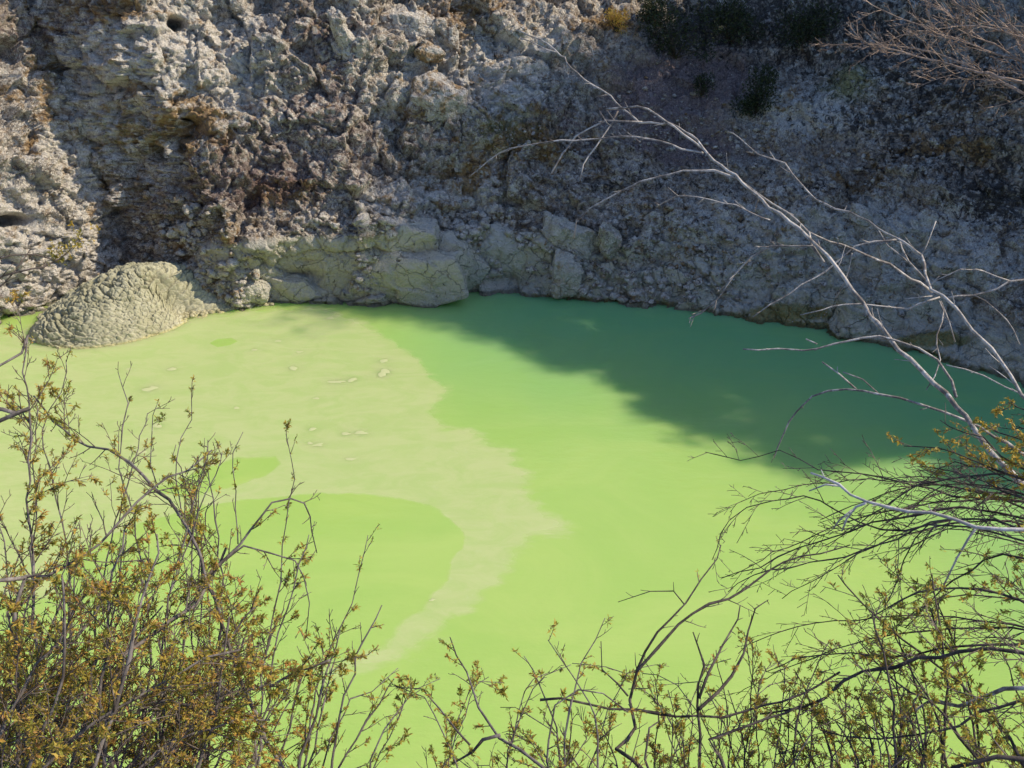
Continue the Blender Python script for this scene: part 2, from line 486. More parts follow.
    v = p + n * D[:, None]
    inw = -n * np.array([1, 1, 0], np.float32)
    inw = inw / (np.linalg.norm(inw, axis=1, keepdims=True) + 1e-6) + np.array([0, 0, -.22], np.float32)
    v = v + inw * (dent * rough * edge)[:, None]
    v[:, 2] = np.where((tt > 1.06) & front, np.maximum(v[:, 2], 0.02 + 0.0 * tt), v[:, 2])
    # ---- mineral zones, as places on the rock
    pale = spots(px, py, [(190, 90, 110, 80, .32), (480, 110, 90, 90, .18), (330, 120, 90, 90, .12), (35, 240, 62, 60, .85), (140, 70, 100, 70, .40), (60, 150, 60, 60, .25), (440, 90, 60, 30, .55), (510, 60, 60, 45, .40), (420, 205, 70, 22, .6), (350, 30, 14, 40, .7),
                          (600, 180, 50, 30, .2), (870, 268, 170, 55, .62), (720, 265, 110, 42, .55), (800, 118, 60, 16, .5), (930, 222, 80, 14, .3), (800, 115, 60, 18, .2), (180, 60, 80, 50, .3), (330, 140, 50, 60, .1), (300, 110, 20, 30, .3), (890, 60, 120, 40, .05)])
    brown = spots(px, py, [(325, 95, 62, 75, .62), (255, 165, 60, 40, .6), (285, 190, 90, 18, .4), (25, 40, 60, 35, .5), (190, 190, 40, 40, .25), (385, 150, 40, 30, .3), (470, 20, 60, 20, .35),
                           (590, 150, 60, 40, .45), (560, 110, 40, 20, .3), (90, 20, 60, 18, .2), (700, 60, 120, 60, .25), (960, 210, 80, 30, .35), (850, 150, 100, 30, .25), (640, 200, 60, 20, .2), (340, 20, 40, 30, .4), (420, 130, 30, 20, .3), (120, 100, 40, 20, .25), (60, 130, 30, 40, .25), (230, 40, 30, 30, .3), (130, 215, 40, 25, .35)])
    ochre = spots(px, py, [(196, 128, 38, 30, .6), (280, 190, 30, 12, .7), (520, 140, 60, 26, .45), (418, 112, 14, 18, .6), (470, 175, 50, 18, .4), (100, 8, 50, 18, .55), (40, 100, 30, 60, .3),
                           (615, 20, 25, 15, .7), (235, 235, 40, 18, .25), (140, 110, 60, 50, .2), (930, 150, 80, 20, .45), (860, 185, 50, 12, .4), (1000, 100, 50, 16, .4), (450, 15, 50, 15, .4)])
    dirt = spots(px, py, [(650, 95, 66, 60, .75), (730, 75, 60, 40, .6), (690, 150, 60, 20, .4), (820, 150, 140, 40, .38), (930, 210, 90, 26, .3), (250, 215, 60, 14, .35)])
    green = spots(px, py, [(505, 130, 60, 26, .5), (850, 85, 34, 22, .9), (120, 130, 90, 60, .35), (390, 135, 30, 20, .4), (420, 175, 60, 18, .3), (700, 250, 60, 40, .3), (260, 265, 70, 40, .2)])
    dark = spots(px, py, [(950, 90, 110, 60, .35), (880, 25, 80, 40, .4), (1000, 200, 50, 40, .3), (700, 165, 70, 12, .35), (780, 60, 70, 26, .3), (760, 15, 120, 34, .65), (690, 30, 50, 26, .6), (860, 125, 60, 22, .5), (905, 165, 60, 16, .5), (620, 185, 50, 10, .5), (720, 190, 50, 12, .4), (820, 190, 40, 12, .5), (990, 200, 60, 26, .5), (620, 150, 40, 20, .25), (960, 80, 100, 40, .35), (190, 285, 40, 16, .4), (1000, 150, 40, 30, .3), (340, 100, 60, 60, .1)])
    hz = v[:, 2]
    line = smooth(0.42, 0.06, hz) * front * (0.55 + 0.6 * spots(px, py, [(800, 320, 70, 20, 1), (950, 350, 70, 25, .6), (620, 300, 90, 10, .4)]))
    line = np.maximum(line, spots(px, py, [(790, 313, 60, 12, 1.1), (935, 340, 60, 12, 1.0), (640, 298, 60, 6, .6), (330, 300, 60, 5, .4)]) * front)
    calm = np.clip(w_band * 0.85 + 0.6 * w_slab, 0, 1)
    za = np.stack([pale, brown, ochre, dirt], -1) * front[:, None]
    zb = np.stack([green, dark, line, calm], -1) * front[:, None]
    za = np.clip(za, 0, 1); zb = np.clip(zb, 0, 1)
    F = grid_faces(nr, nc, True)
    o = link('crater_terrain', v, F, M_ROCK, attrs={'zone_a': ('FLOAT_COLOR', za), 'zone_b': ('FLOAT_COLOR', zb)})
    tag(o, 'weathered rock walls and slopes of the crater around the green pool', 'crater', kind='structure')
    return v, px, py, tt, n
TV, TPX, TPY, TT, TN = build_terrain()
TXY = TV[TT > 0.9]
def ground_z(x, y):
    d = (TXY[:, 0] - x) ** 2 + (TXY[:, 1] - y) ** 2
    return float(TXY[np.argmin(d), 2])
_front = (TV[:, 1] > 24) & (TT > 1.0) & (TT < 5)
FV, FPXX, FPYY, FN = TV[_front], TPX[_front], TPY[_front], TN[_front]
_fx, _fy = to_px(FV)
def on_rock(px, py):
    """point of the modelled crater wall seen at a pixel (nearest of those close by)"""
    d = (_fx - px) ** 2 + (_fy - py) ** 2
    c = np.where(d < 16)[0]
    if len(c) == 0: c = np.array([np.argmin(d)])
    i = c[np.argmin(FV[c, 1] * cp - (FV[c, 2] - CAM_H) * sp)]
    return FV[i].astype(float), FN[i].astype(float)

# ------------------------------------------------------------------ the pool
SCUM = [(-200, 335), (30, 330), (250, 310), (335, 312), (362, 326), (400, 345), (430, 375), (452, 392), (436, 402), (428, 412), (440, 424), (470, 430),
        (505, 446), (524, 474), (544, 508), (575, 527), (535, 535), (512, 552), (495, 585), (468, 606), (440, 628), (415, 648), (392, 668), (352, 685),
        (300, 680), (250, 650), (200, 640), (120, 640), (40, 600), (-200, 560)]
HOLE1 = [(60, 560), (120, 530), (200, 505), (300, 494), (350, 493), (400, 498), (438, 509), (463, 533), (462, 548), (448, 562), (446, 580), (424, 603), (398, 628), (384, 648),
         (366, 655), (340, 660), (300, 668), (200, 660), (100, 650), (40, 620)]
HOLE2 = [(150, 492), (210, 466), (240, 457), (276, 456), (281, 463), (268, 474), (236, 486), (190, 497)]
HOLE3 = [(210, 343), (218, 339), (232, 338), (239, 341), (232, 345), (218, 347)]
def poly_sd(px, py, poly):
    """signed distance to a polygon, negative inside"""
    n = len(poly)
    d = np.full(px.shape, 1e9); ins = np.zeros(px.shape, bool)
    for i in range(n):
        x1, y1 = poly[i]; x2, y2 = poly[(i + 1) % n]
        ex, ey = x2 - x1, y2 - y1
        s = np.clip(((px - x1) * ex + (py - y1) * ey) / (ex * ex + ey * ey), 0, 1)
        d = np.minimum(d, np.hypot(px - x1 - s * ex, py - y1 - s * ey))
        c = ((y1 > py) != (y2 > py)) & (px < ex * (py - y1) / (ey if ey else 1e-9) + x1)
        ins ^= c
    return np.where(ins, -d, d)
def water_material():
    T = NT('milky_water')
    s = T.attr('scum').outputs['Fac']
    n1 = T.noise(1.1, 10, 0.68, dist=1.2, vec=T.mapping((0.5, 1, 1), (0, 0, 0.35)))
    n2 = T.noise(5, 6, 0.7, dist=0.6)
    n3 = T.noise(0.22, 6, 0.6, dist=1.4, vec=T.mapping((0.7, 1.2, 1), (0, 0, .3)))
    clear = T.mix(T.ss(n3, 0.35, 0.68), (0.362, 0.553, 0.135), (0.412, 0.58, 0.155))
    clear = T.mix(T.math('MULTIPLY', T.attr('bank_green').outputs['Fac'], T.ss(n3, 0.2, 0.6, 0.75, 1.0)), clear, (0.185, 0.455, 0.185))
    film = T.mix(T.ss(n1, 0.34, 0.66), (0.425, 0.555, 0.205), (0.49, 0.578, 0.255))
    film = T.mix(T.math('MULTIPLY', T.ss(n2, 0.55, 0.72), 0.35), film, (0.49, 0.60, 0.31))
    sk = T.math('MULTIPLY', T.ss(T.noise(7, 3, .8), 0.66, 0.72), 0.5)
    film = T.mix(sk, film, (0.60, 0.66, 0.38))
    f = T.math('ADD', s, T.math('MULTIPLY', T.math('SUBTRACT', n1, 0.5), T.math('MULTIPLY', T.math('MULTIPLY', s, T.math('SUBTRACT', 1.0, s)), 6.0)))
    c = T.mix(T.ss(f, 0.2, 0.85), clear, film)
    rp = T.noise(2.2, 3, 0.5, vec=T.mapping((0.6, 1.3, 1)))
    nb = T.bump(T.math('ADD', rp, T.math('MULTIPLY', T.noise(9, 3, .6), .3)), 0.22, 0.07)
    m = T.fin(c, T.math('ADD', 0.07, T.math('MULTIPLY', s, 0.35)), nb, 0.5)
    T.p.inputs['IOR'].default_value = 1.33
    T.p.subsurface_method = 'BURLEY'
    T.p.inputs['Subsurface Weight'].default_value = 1.0
    T.p.inputs['Subsurface Radius'].default_value = (0.55, 0.9, 0.35)
    T.p.inputs['Subsurface Scale'].default_value = 1.3
    return m
M_WATER = water_material()
def build_water():
    xs = np.arange(-33, 31.01, 0.10); ys = np.arange(11, 51.01, 0.10)
    X, Y = np.meshgrid(xs, ys)
    P = np.stack([X, Y, np.zeros_like(X)], -1).astype(np.float32).reshape(-1, 3)
    px, py = to_px(P)
    st = np.array([1.5, .8, 1], np.float32)
    w = 9 * fbm(P / 2.2, 4, 5) + 5 * fbm(P / st / .45, 4, 25); w2 = 8 * fbm(P / 2.2 + 50, 4, 6) + 4 * fbm(P / st / .45, 4, 26)
    wx, wy = px + w, py + w2 * 0.7
    so = poly_sd(wx, wy, SCUM)
    soft = 11 + 10 * smooth(450, 560, px) + 6 * smooth(600, 680, py)
    m = smooth(soft, -soft, so + 8 * smooth(400, 500, px) * fbm(P / np.array([1.6, .35, 1], np.float32), 4, 8) + 3 * fbm(P / .6, 3, 28))
    hx, hy = px + w * 0.25, py + w2 * 0.15
    for H, sf in ((HOLE1, 4), (HOLE2, 4), (HOLE3, 1.5)):
        sdv = poly_sd(hx + (w if H is HOLE1 else 0) * smooth(555, 600, py), hy, H)
        if H is HOLE1: sf = 3 + 8 * smooth(550, 650, py)
        m = m * (1 - smooth(sf, -sf, sdv + 1.5 * fbm(P / .5, 2, 9) * (H is not HOLE3)) * (0.85 if H is HOLE3 else 1))
    m *= 1 - 0.8 * smooth(620, 690, py) * (0.5 + 0.5 * fbm(P / np.array([2.5, 1, 1], np.float32), 4, 12))
    # faint drifting wisps beyond the film
    wisp = gauss(px, py, 395, 660, 60, 12) * 0.5 + gauss(px, py, 440, 640, 26, 5) * .5 + gauss(px, py, 590, 530, 40, 8) * .3
    m = np.maximum(m, wisp * smooth(-.2, .4, fbm(P / np.array([1.6, .7, 1], np.float32), 4, 13)))
    # the water's base colour turns darker and greener towards the far right-hand bank
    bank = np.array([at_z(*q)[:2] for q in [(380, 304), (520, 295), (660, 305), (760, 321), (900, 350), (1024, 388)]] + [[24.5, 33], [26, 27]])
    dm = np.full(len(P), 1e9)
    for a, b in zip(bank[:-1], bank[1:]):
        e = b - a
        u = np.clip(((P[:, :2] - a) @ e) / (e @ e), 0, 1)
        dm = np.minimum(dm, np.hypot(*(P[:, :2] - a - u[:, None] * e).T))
    bank_green = smooth(17, 1, dm + 2.0 * fbm(P / 5, 3, 33)) * smooth(-9, 2, P[:, 0])
    o = link('pool_water', P, grid_faces(len(ys), len(xs)), M_WATER, attrs={'scum': ('FLOAT', np.clip(m, 0, 1)), 'bank_green': ('FLOAT', np.clip(bank_green, 0, 1))})
    tag(o, 'opaque milky green pool water with pale drifting scum', 'water', kind='structure')
build_water()

# ------------------------------------------------------------------ simple solids
def icosphere(sub):
    t = (1 + 5 ** .5) / 2
    v = [(-1, t, 0), (1, t, 0), (-1, -t, 0), (1, -t, 0), (0, -1, t), (0, 1, t), (0, -1, -t), (0, 1, -t), (t, 0, -1), (t, 0, 1), (-t, 0, -1), (-t, 0, 1)]
    f = [(0, 11, 5), (0, 5, 1), (0, 1, 7), (0, 7, 10), (0, 10, 11), (1, 5, 9), (5, 11, 4), (11, 10, 2), (10, 7, 6), (7, 1, 8), (3, 9, 4), (3, 4, 2), (3, 2, 6), (3, 6, 8), (3, 8, 9), (4, 9, 5), (2, 4, 11), (6, 2, 10), (8, 6, 7), (9, 8, 1)]
    v = [tuple(np.array(q) / np.linalg.norm(q)) for q in v]
    for _ in range(sub):
        c = {}; nf = []
        def mid(a, b):
            k = (min(a, b), max(a, b))
            if k not in c:
                m = np.array(v[a]) + np.array(v[b]); v.append(tuple(m / np.linalg.norm(m))); c[k] = len(v) - 1
            return c[k]
        for a, b, d in f:
            x, y, z = mid(a, b), mid(b, d), mid(d, a)
            nf += [(a, x, z), (b, y, x), (d, z, y), (x, y, z)]
        f = nf
    return np.array(v, np.float32), np.array(f, np.int32)
ICO5 = icosphere(5); ICO1 = icosphere(1)

# ------------------------------------------------------------------ boulders that lie on or lean against the wall
def boulder(px, py, size, seed, label, group=None, sink=0.35, box=0.55, rot=(0, 0, 0), crag=0.5, zones=None, base=None):
    """angular rock: a body cut by random planes, its edges worn and its faces broken"""
    v, f = ICO5
    rng = np.random.default_rng(seed)
    pl = rng.normal(size=(9 + int(9 * (1 - box)), 3)); pl /= np.linalg.norm(pl, axis=1, keepdims=True)
    ax = 0 if box > .5 else .22
    pl = np.concatenate([pl, np.array([[1, 0, .12], [-1, .1, -.1], [0, -1, .15], [0, 1, 0], [.1, -.15, 1], [0, 0, -1]])])
    pl /= np.linalg.norm(pl, axis=1, keepdims=True)
    dist = np.concatenate([rng.uniform(.86, 1.12, len(pl) - 6), rng.uniform(.82, .98, 6) + ax])
    vw = v + 0.10 * np.stack([fbm(v * 1.6 + seed + k * 7, 3, k) for k in range(3)], -1)
    dots = np.maximum(vw @ pl.T, 1e-3) / dist
    r = 1 / (np.sum(dots ** 36, 1) ** (1 / 36))
    q = v * r[:, None] * (np.array(size, np.float32) / 2)
    m = np.array(Matrix.Rotation(rot[2], 3, 'Z') @ Matrix.Rotation(rot[1], 3, 'Y') @ Matrix.Rotation(rot[0], 3, 'X'), np.float32)
    q = q @ m.T
    s = float(np.mean(size))
    nn = v @ m.T
    d = s * crag * (0.30 * blocks(q / s + seed, 0.5, 3 + seed, .16, .40, .07, .04) + 0.25 * blocks(q / s + seed, 0.2, 9 + seed, .2, .40, .10, .08)) + s * 0.045 * fbm(q / s * 2.6 + seed, 5, seed) + 0.05 * fbm(q / .22, 4, seed + 2)
    q = q + nn * d[:, None]
    P, N = on_rock(px, py) if base is None else (np.array(base, float), np.array([0, -1, 0.]))
    c = P - N * (sink * size[1] / 2)
    o = link('boulder', q, f, M_ROCK, loc=tuple(c), attrs=zone_attrs(len(q), **(zones or dict(pale=.6))))
    return tag(o, label, 'boulder', group)
SM = dict(calm=.8, pale=.5)
boulder(434, 97, (3.0, 2.4, 2.0), 21, 'big angular pale block jutting from the sunlit middle of the rock wall', sink=-.1, box=.75, rot=(.25, .25, .3), zones=dict(pale=.36, ochre=.2, brown=.1), crag=.7)
boulder(433, 50, (1.25, 1.1, .95), 2, 'small flat-topped pale rock perched above the big angular block', sink=.3, rot=(.1, -.1, .4), zones=dict(pale=.5, ochre=.4, brown=.1), crag=.9)
boulder(454, 38, (.85, .8, 1.05), 3, 'rounded grey rock standing beside the flat-topped pale rock', sink=.3, box=.1, zones=dict(pale=.15), crag=.9)
boulder(412, 22, (2.8, 1.6, 1.7), 4, 'pale slab with a brown top edge near the top of the photo', sink=.8, rot=(.1, .2, -.1), zones=dict(pale=.35, green=.2, brown=.25), crag=1.2)
boulder(400, 278, (5.6, 3.2, 3.2), 5, 'large smooth grey boulder rising from the water below the rock wall', sink=.6, box=.0, rot=(0, .1, 0), zones=SM, crag=.8)
boulder(447, 266, (3.2, 1.6, 2.9), 6, 'smooth grey slab leaning on the right side of the large waterline boulder', sink=.75, box=.2, rot=(.2, -.55, .1), zones=SM, crag=.8)
boulder(405, 240, (2.8, 1.5, 1.6), 7, 'smooth rounded rock sitting on top of the large waterline boulder', sink=.8, box=.1, rot=(0, .15, 0), zones=SM, crag=.9)
boulder(505, 262, (4.6, 2.0, 2.6), 8, 'long low grey rock with cracks right of the leaning slab', sink=.85, box=.2, rot=(0, .2, 0), zones=SM, crag=1.0)
boulder(562, 276, (1.35, 1.2, 2.3), 9, 'upright narrow yellow-grey block standing at the waterline', sink=.15, box=.55, rot=(.1, .18, .2), zones=dict(calm=.6, pale=.5, ochre=.2), crag=.8)
boulder(574, 238, (2.5, 1.6, 1.7), 10, 'rounded greenish grey boulder above the upright block', sink=.5, box=.2, rot=(.1, .3, 0), zones=dict(calm=.6, green=.35, pale=.3), crag=.9)
boulder(609, 238, (1.15, 1.1, 1.45), 11, 'smaller rounded boulder touching the right side of the greenish grey one', sink=.4, box=.25, zones=dict(calm=.5, green=.4, pale=.3), crag=.9)
boulder(300, 292, (2.6, 1.3, 1.3), 12, 'pale smooth lump of rock at the water right of the mud mound', sink=.3, box=.3, rot=(0, .1, 0), zones=SM, crag=.4)
boulder(258, 297, (1.4, 1.0, 1.1), 13, 'pale smooth rock at the water between rubble and the larger lump', sink=.3, box=.3, zones=SM, crag=.5)
boulder(858, 216, (1.1, 1.0, .8), 14, 'pale grey block lying in the shaded slope on the right', sink=.2, box=.75, rot=(.2, .5, .4), zones=dict(pale=.45), crag=1.2)
boulder(345, 45, (.9, .8, 3.2), 15, 'tall narrow pale pinnacle in the brown upper part of the wall', sink=1.1, box=.4, rot=(.2, -.25, 0), zones=dict(pale=.4, brown=.2), crag=1.5)

# ------------------------------------------------------------------ the mud mound
def build_mound():
    T = NT('dried_mud')
    n3 = T.noise(5, 6, .65); n1 = T.noise(1.1, 5, .6); n6 = T.noise(18, 5, .7)
    c = T.mix(T.ss(n1, .35, .65), (0.40, 0.39, 0.27), (0.49, 0.475, 0.35))
    c = T.mix(T.math('MULTIPLY', T.ss(n3, .5, .7), .6), c, (0.22, 0.21, 0.12))
    lip = T.attr('lip').outputs['Fac']
    c = T.mix(T.math('MULTIPLY', lip, .55), c, (0.17, 0.16, 0.095))
    tide = T.attr('tide').outputs['Fac']
    c = T.mix(T.math('MULTIPLY', tide, .8), c, (0.50, 0.46, 0.23))
    mud = T.fin(c, .92, T.bump(T.math('ADD', n3, T.math('MULTIPLY', n6, .5)), .6, .05), .2)
    foot = [(29, 342), (45, 347), (70, 349), (110, 346), (150, 337), (186, 322), (215, 314), (236, 310)]
    fw = [at_z(*q)[:2] for q in foot]
    back = [(-12.6, 46.5), (-14.0, 48.2), (-17.2, 49.0), (-20.5, 47.5), (-21.8, 44.5), (-21.6, 42.4)]
    poly = np.array(fw + back)
    pk = np.array([at_z(143, 266, 2.35)[0], at_z(143, 266, 2.35)[1]])
    dlt = poly - pk
    an = np.arctan2(dlt[:, 1], dlt[:, 0]); rr = np.hypot(dlt[:, 0], dlt[:, 1]); o = np.argsort(an)
    nphi, nr = 700, 240
    phi = np.linspace(-math.pi, math.pi, nphi, endpoint=False)
    E = np.interp(phi, an[o], rr[o], period=2 * math.pi)
    k = np.exp(-0.5 * (np.arange(-14, 15) / 5.0) ** 2); k /= k.sum()
    E = np.convolve(np.concatenate([E[-14:], E, E[:14]]), k, 'valid')
    rho = np.linspace(0.0, 1.06, nr)
    RHO, PHI = np.meshgrid(rho, phi, indexing='ij')
    X = pk[0] + RHO * E[None] * np.cos(PHI); Y = pk[1] + RHO * E[None] * np.sin(PHI)
    # a tongue of mud to the right stays low; the main dome is convex
    right = np.exp(-((PHI + 0.15) / 0.62) ** 2)
    dome = 2.45 * (1 - np.clip(RHO, 0, 1) ** 1.35) ** 0.85
    low = 2.45 * np.exp(-(RHO / 0.36) ** 2) + 0.32 * (1 - RHO)
    Z = dome * (1 - right) + np.minimum(dome, low) * right
    P = np.stack([X, Y, Z], -1).astype(np.float32).reshape(-1, 3)
    # cracked overlapping plates, wider than tall
    w = 0.16 * np.stack([fbm(P / .8, 3, 1), fbm(P / .8, 3, 21), fbm(P / .8, 3, 22)], -1).astype(np.float32)
    q = ((P + w) / np.array([.62, .62, .26], np.float32)).astype(np.float32)
    f1, f2, r, dvv = voro(q, 7)
    q2 = ((P + w * .6) / np.array([.25, .25, .13], np.float32)).astype(np.float32)
    g1, g2, s, dv2 = voro(q2, 8)
    dvv = dvv[:, [0, 2, 1]]; dv2 = dv2[:, [0, 2, 1]]
    crack = np.exp(-(f2 - f1) / .09); crack2 = np.exp(-(g2 - g1) / .12)
    fade = smooth(0.03, .15, RHO.reshape(-1)) 
    big = smooth(-.5, .5, fbm(P / 2.0, 2, 5) + 0.5 * smooth(.75, .3, RHO.reshape(-1)))
    D = fade * (big * (0.10 * (r[:, 0] - .5) + 0.16 * dvv[:, 1] - 0.16 * crack) + 0.05 * (s[:, 0] - .5) + 0.05 * dv2[:, 1] - 0.055 * crack2) + 0.22 * fbm(P / 1.5, 4, 2) * smooth(0, .25, P[:, 2]) + .03 * fbm(P / .1, 2, 3)
    nrm = np.stack([np.cos(PHI) * .55, np.sin(PHI) * .55, np.full(PHI.shape, .83)], -1).reshape(-1, 3)
    P = P + nrm * D[:, None]
    P[:, 2] = np.where(RHO.reshape(-1) > 1.0, -0.3, P[:, 2])
    tide = smooth(.13, .03, P[:, 2])
    o = link('mud_mound', P, grid_faces(nr, nphi, True), mud, attrs={'lip': ('FLOAT', np.clip(crack * big + .6 * crack2, 0, 1) * fade), 'tide': ('FLOAT', tide)})
    tag(o, 'dome of cracked olive-grey dried mud rising from the pool edge', 'mud mound')
build_mound()

# ------------------------------------------------------------------ loose rubble on the slopes (scree) as ground cover
def build_rubble(name, label, regions, seed, zones, cap=None):
    rng = np.random.default_rng(seed)
    vs_, fs_, zs_ = [], [], []
    base_v, base_f = ICO1
    k = 0
    for (cx, cy, rx, ry, n, smin, smax) in regions:
        a = rng.normal(0, .55, (n, 2)) * np.array([rx, ry]) + np.array([cx, cy])
        for (x, y) in a:
            d = (_fx - x) ** 2 + (_fy - y) ** 2
            i = int(np.argmin(d))
            if d[i] > 20: continue
            s = smin * (smax / smin) ** (rng.random() ** 2.2)
            q = base_v * (1 + 0.75 * (rng.random((len(base_v), 1)) - .5)) * (np.array([1, .8, .65]) * (0.7 + .6 * rng.random(3))) * s
            ax = Matrix.Rotation(rng.random() * 6.28, 3, 'Z') @ Matrix.Rotation(rng.normal() * .6, 3, 'X')
            q = q @ np.array(ax, np.float32).T + FV[i] + FN[i] * s * .25
            vs_.append(q); fs_.append(base_f + k); k += len(base_v)
            zs_.append(np.tile([zones.get('pale', 0) + (.3 if name == 'scree_rubble' else .7) * rng.random() ** 2, .35 * rng.random() ** 2, .3 * rng.random() ** 3, 0], (len(base_v), 1)))
    v = np.concatenate(vs_); f = np.concatenate(fs_)
    o = link(name, v, f, M_ROCK, smooth_shade=False, attrs={**zone_attrs(len(v), **zones), 'zone_a': ('FLOAT_COLOR', np.concatenate(zs_))})
    tag(o, label, 'rubble', kind='stuff')
build_rubble('scree_rubble', 'loose grey stones strewn over the shaded slope on the right',
             [(650, 110, 120, 70, 320, .03, .13), (780, 150, 150, 60, 500, .035, .18), (860, 130, 160, 90, 420, .035, .20), (640, 250, 110, 50, 500, .04, .26),
              (720, 240, 120, 50, 450, .04, .24), (900, 250, 170, 70, 380, .035, .18), (540, 160, 80, 60, 250, .04, .2), (480, 60, 110, 60, 250, .04, .2)], 3, dict(pale=.14, dark=.2, brown=.1))
build_rubble('fallen_stones', 'broken pale stones fallen along the foot of the rock wall',
             [(205, 285, 45, 32, 420, .06, .30), (175, 235, 40, 30, 260, .07, .34), (235, 300, 40, 14, 200, .05, .2), (440, 222, 90, 14, 260, .06, .38), (500, 245, 70, 24, 120, .05, .3), (365, 275, 16, 22, 90, .05, .22), (630, 290, 70, 12, 120, .06, .34)], 4, dict(pale=.45, green=.15, calm=.2))

def shore_gravel():
    rng = np.random.default_rng(9)
    base_v, base_f = ICO1
    vs_, fs_, k = [], [], 0
    a = np.array([at_z(170, 323)[:2], at_z(205, 314)[:2], at_z(240, 308)[:2], at_z(285, 303)[:2]])
    for i in range(520):
        t = rng.random() * 2.6
        j = min(int(t), 2); f = t - j
        p = a[j] * (1 - f) + a[j + 1] * f + np.array([rng.normal() * .2, abs(rng.normal()) * .55 * (1 - t / 3.2)])
        s = .05 + .11 * rng.random() ** 2
        q = base_v * (1 + .3 * (rng.random((len(base_v), 1)) - .5)) * np.array([1, .8, .7]) * s + np.array([p[0], p[1] + .02, .02 + .10 * (1 - t / 3) * rng.random()])
        vs_.append(q); fs_.append(base_f + k); k += len(base_v)
    m = NT('pale_gravel')
    c = m.mix(m.ss(m.noise(9, 4, .6), .4, .62), (0.27, 0.25, 0.14), (0.52, 0.48, 0.32))
    o = link('shore_gravel', np.concatenate(vs_), np.concatenate(fs_), m.fin(c, .9), smooth_shade=False)
    tag(o, 'strip of small pale stones along the water right of the mud mound', 'gravel', kind='stuff')
shore_gravel()

# ------------------------------------------------------------------ foam flecks floating on the scum
def foam():
    T = NT('pale_foam')
    m = T.fin(T.mix(T.noise(14, 4), (0.51, 0.57, 0.28), (0.57, 0.61, 0.34)), .7)
    L = [(151, 388, 6, 2.4), (157, 426, 5, 2), (172, 369, 4, 1.6), (292, 369, 5, 1.6), (384, 361, 4, 1.6), (351, 380, 4, 1.8), (383, 373, 5, 3), (330, 318, 3, 1.5), (316, 398, 3, 1.2), (312, 429, 4, 1.3),
         (346, 434, 5, 1.5), (361, 433, 7, 1.6), (349, 459, 6, 1.6), (318, 445, 4, 1.3), (310, 443, 3, 1), (255, 350, 3, 1), (279, 341, 3, 1), (236, 408, 3, 1.2), (300, 352, 3, 1), (129, 369, 3, 1), (432, 600, 3, 1.4), (140, 452, 6, 1.5), (338, 382, 8, 1.5)]
    rng = np.random.default_rng(2)
    for (px, py, a, b) in L:
        c = at_z(px, py)
        sx = a * np.linalg.norm(at_z(px + 1, py) - c); sy = b * np.linalg.norm(at_z(px, py + 1) - c)
        n = 22
        th = np.linspace(0, 2 * math.pi, n, endpoint=False)
        rr = 1 + .35 * np.interp(th, np.linspace(0, 2 * math.pi, 8), rng.normal(size=8), period=2 * math.pi)
        rr = np.clip(rr, .35, 1.7)
        out = np.stack([np.cos(th) * rr * sx, np.sin(th) * rr * sy, np.full(n, .001)], -1)
        mid = out * np.array([.8, .8, 1]) + np.array([0, 0, .004])
        v = np.concatenate([out, mid, [[0, 0, .006]]])
        fc = [(i, (i + 1) % n, n + (i + 1) % n, n + i) for i in range(n)] + [(n + i, n + (i + 1) % n, 2 * n) for i in range(n)]
        o = link('foam_fleck', v, fc, m, loc=(c[0], c[1], .004))
        tag(o, 'small off-white fleck of foam floating on the pale scum', 'foam', 'foam flecks on the scum')
foam()

# ------------------------------------------------------------------ leaf sprays
class Leaves:
    def __init__(self):
        self.v, self.f, self.t = [], [], []
    def leaf(self, p, d, up, L, W, tint):
        s = d.cross(up)
        if s.length < 1e-4: s = d.orthogonal()
        s.normalize()
        n = s.cross(d)
        k = len(self.v)
        self.v += [tuple(p), tuple(p + d * (L * .5) + s * (W * .5) + n * (L * .06)), tuple(p + d * L - n * (L * .08)), tuple(p + d * (L * .5) - s * (W * .5) + n * (L * .06))]
        self.f.append((k, k + 1, k + 2, k + 3))
        self.t += [tint] * 4
    def build(self, name, mat, parent):
        return link(name, np.array(self.v, np.float32), np.array(self.f, np.int32), mat, parent, smooth_shade=False, attrs={'tint': ('FLOAT', self.t)})
class Tubes:
    def __init__(self):
        self.v, self.f = [], []
    def tube(self, pts, rad, n=5):
        m = len(pts)
        if m < 2: return
        u = None; k0 = len(self.v)
        for i in range(m):
            t = (pts[min(i + 1, m - 1)] - pts[max(i - 1, 0)])
            if t.length < 1e-9: t = Vector((0, 0, 1))
            t.normalize()
            if u is None: u = t.orthogonal().normalized()
            u = (u - t * u.dot(t))
            if u.length < 1e-6: u = t.orthogonal()
            u.normalize()
            w = t.cross(u)
            for j in range(n):
                a = 2 * math.pi * j / n
                self.v.append(tuple(pts[i] + (u * math.cos(a) + w * math.sin(a)) * rad[i]))
        for i in range(m - 1):
            for j in range(n):
                a = k0 + i * n + j; b = k0 + i * n + (j + 1) % n
                self.f.append((a, b, b + n, a + n))
        self.v.append(tuple(pts[-1])); e = len(self.v) - 1
        self.v.append(tuple(pts[0])); s = len(self.v) - 1
        for j in range(n):
            a = k0 + (m - 1) * n + j; b = k0 + (m - 1) * n + (j + 1) % n
            self.f.append((a, b, e, e))
            self.f.append((k0 + (j + 1) % n, k0 + j, s, s))
    def build(self, name, mat, parent):
        f4 = [q for q in self.f if q[2] != q[3]]; f3 = [q[:3] for q in self.f if q[2] == q[3]]
        return link(name, self.v, f4 + f3, mat, parent)

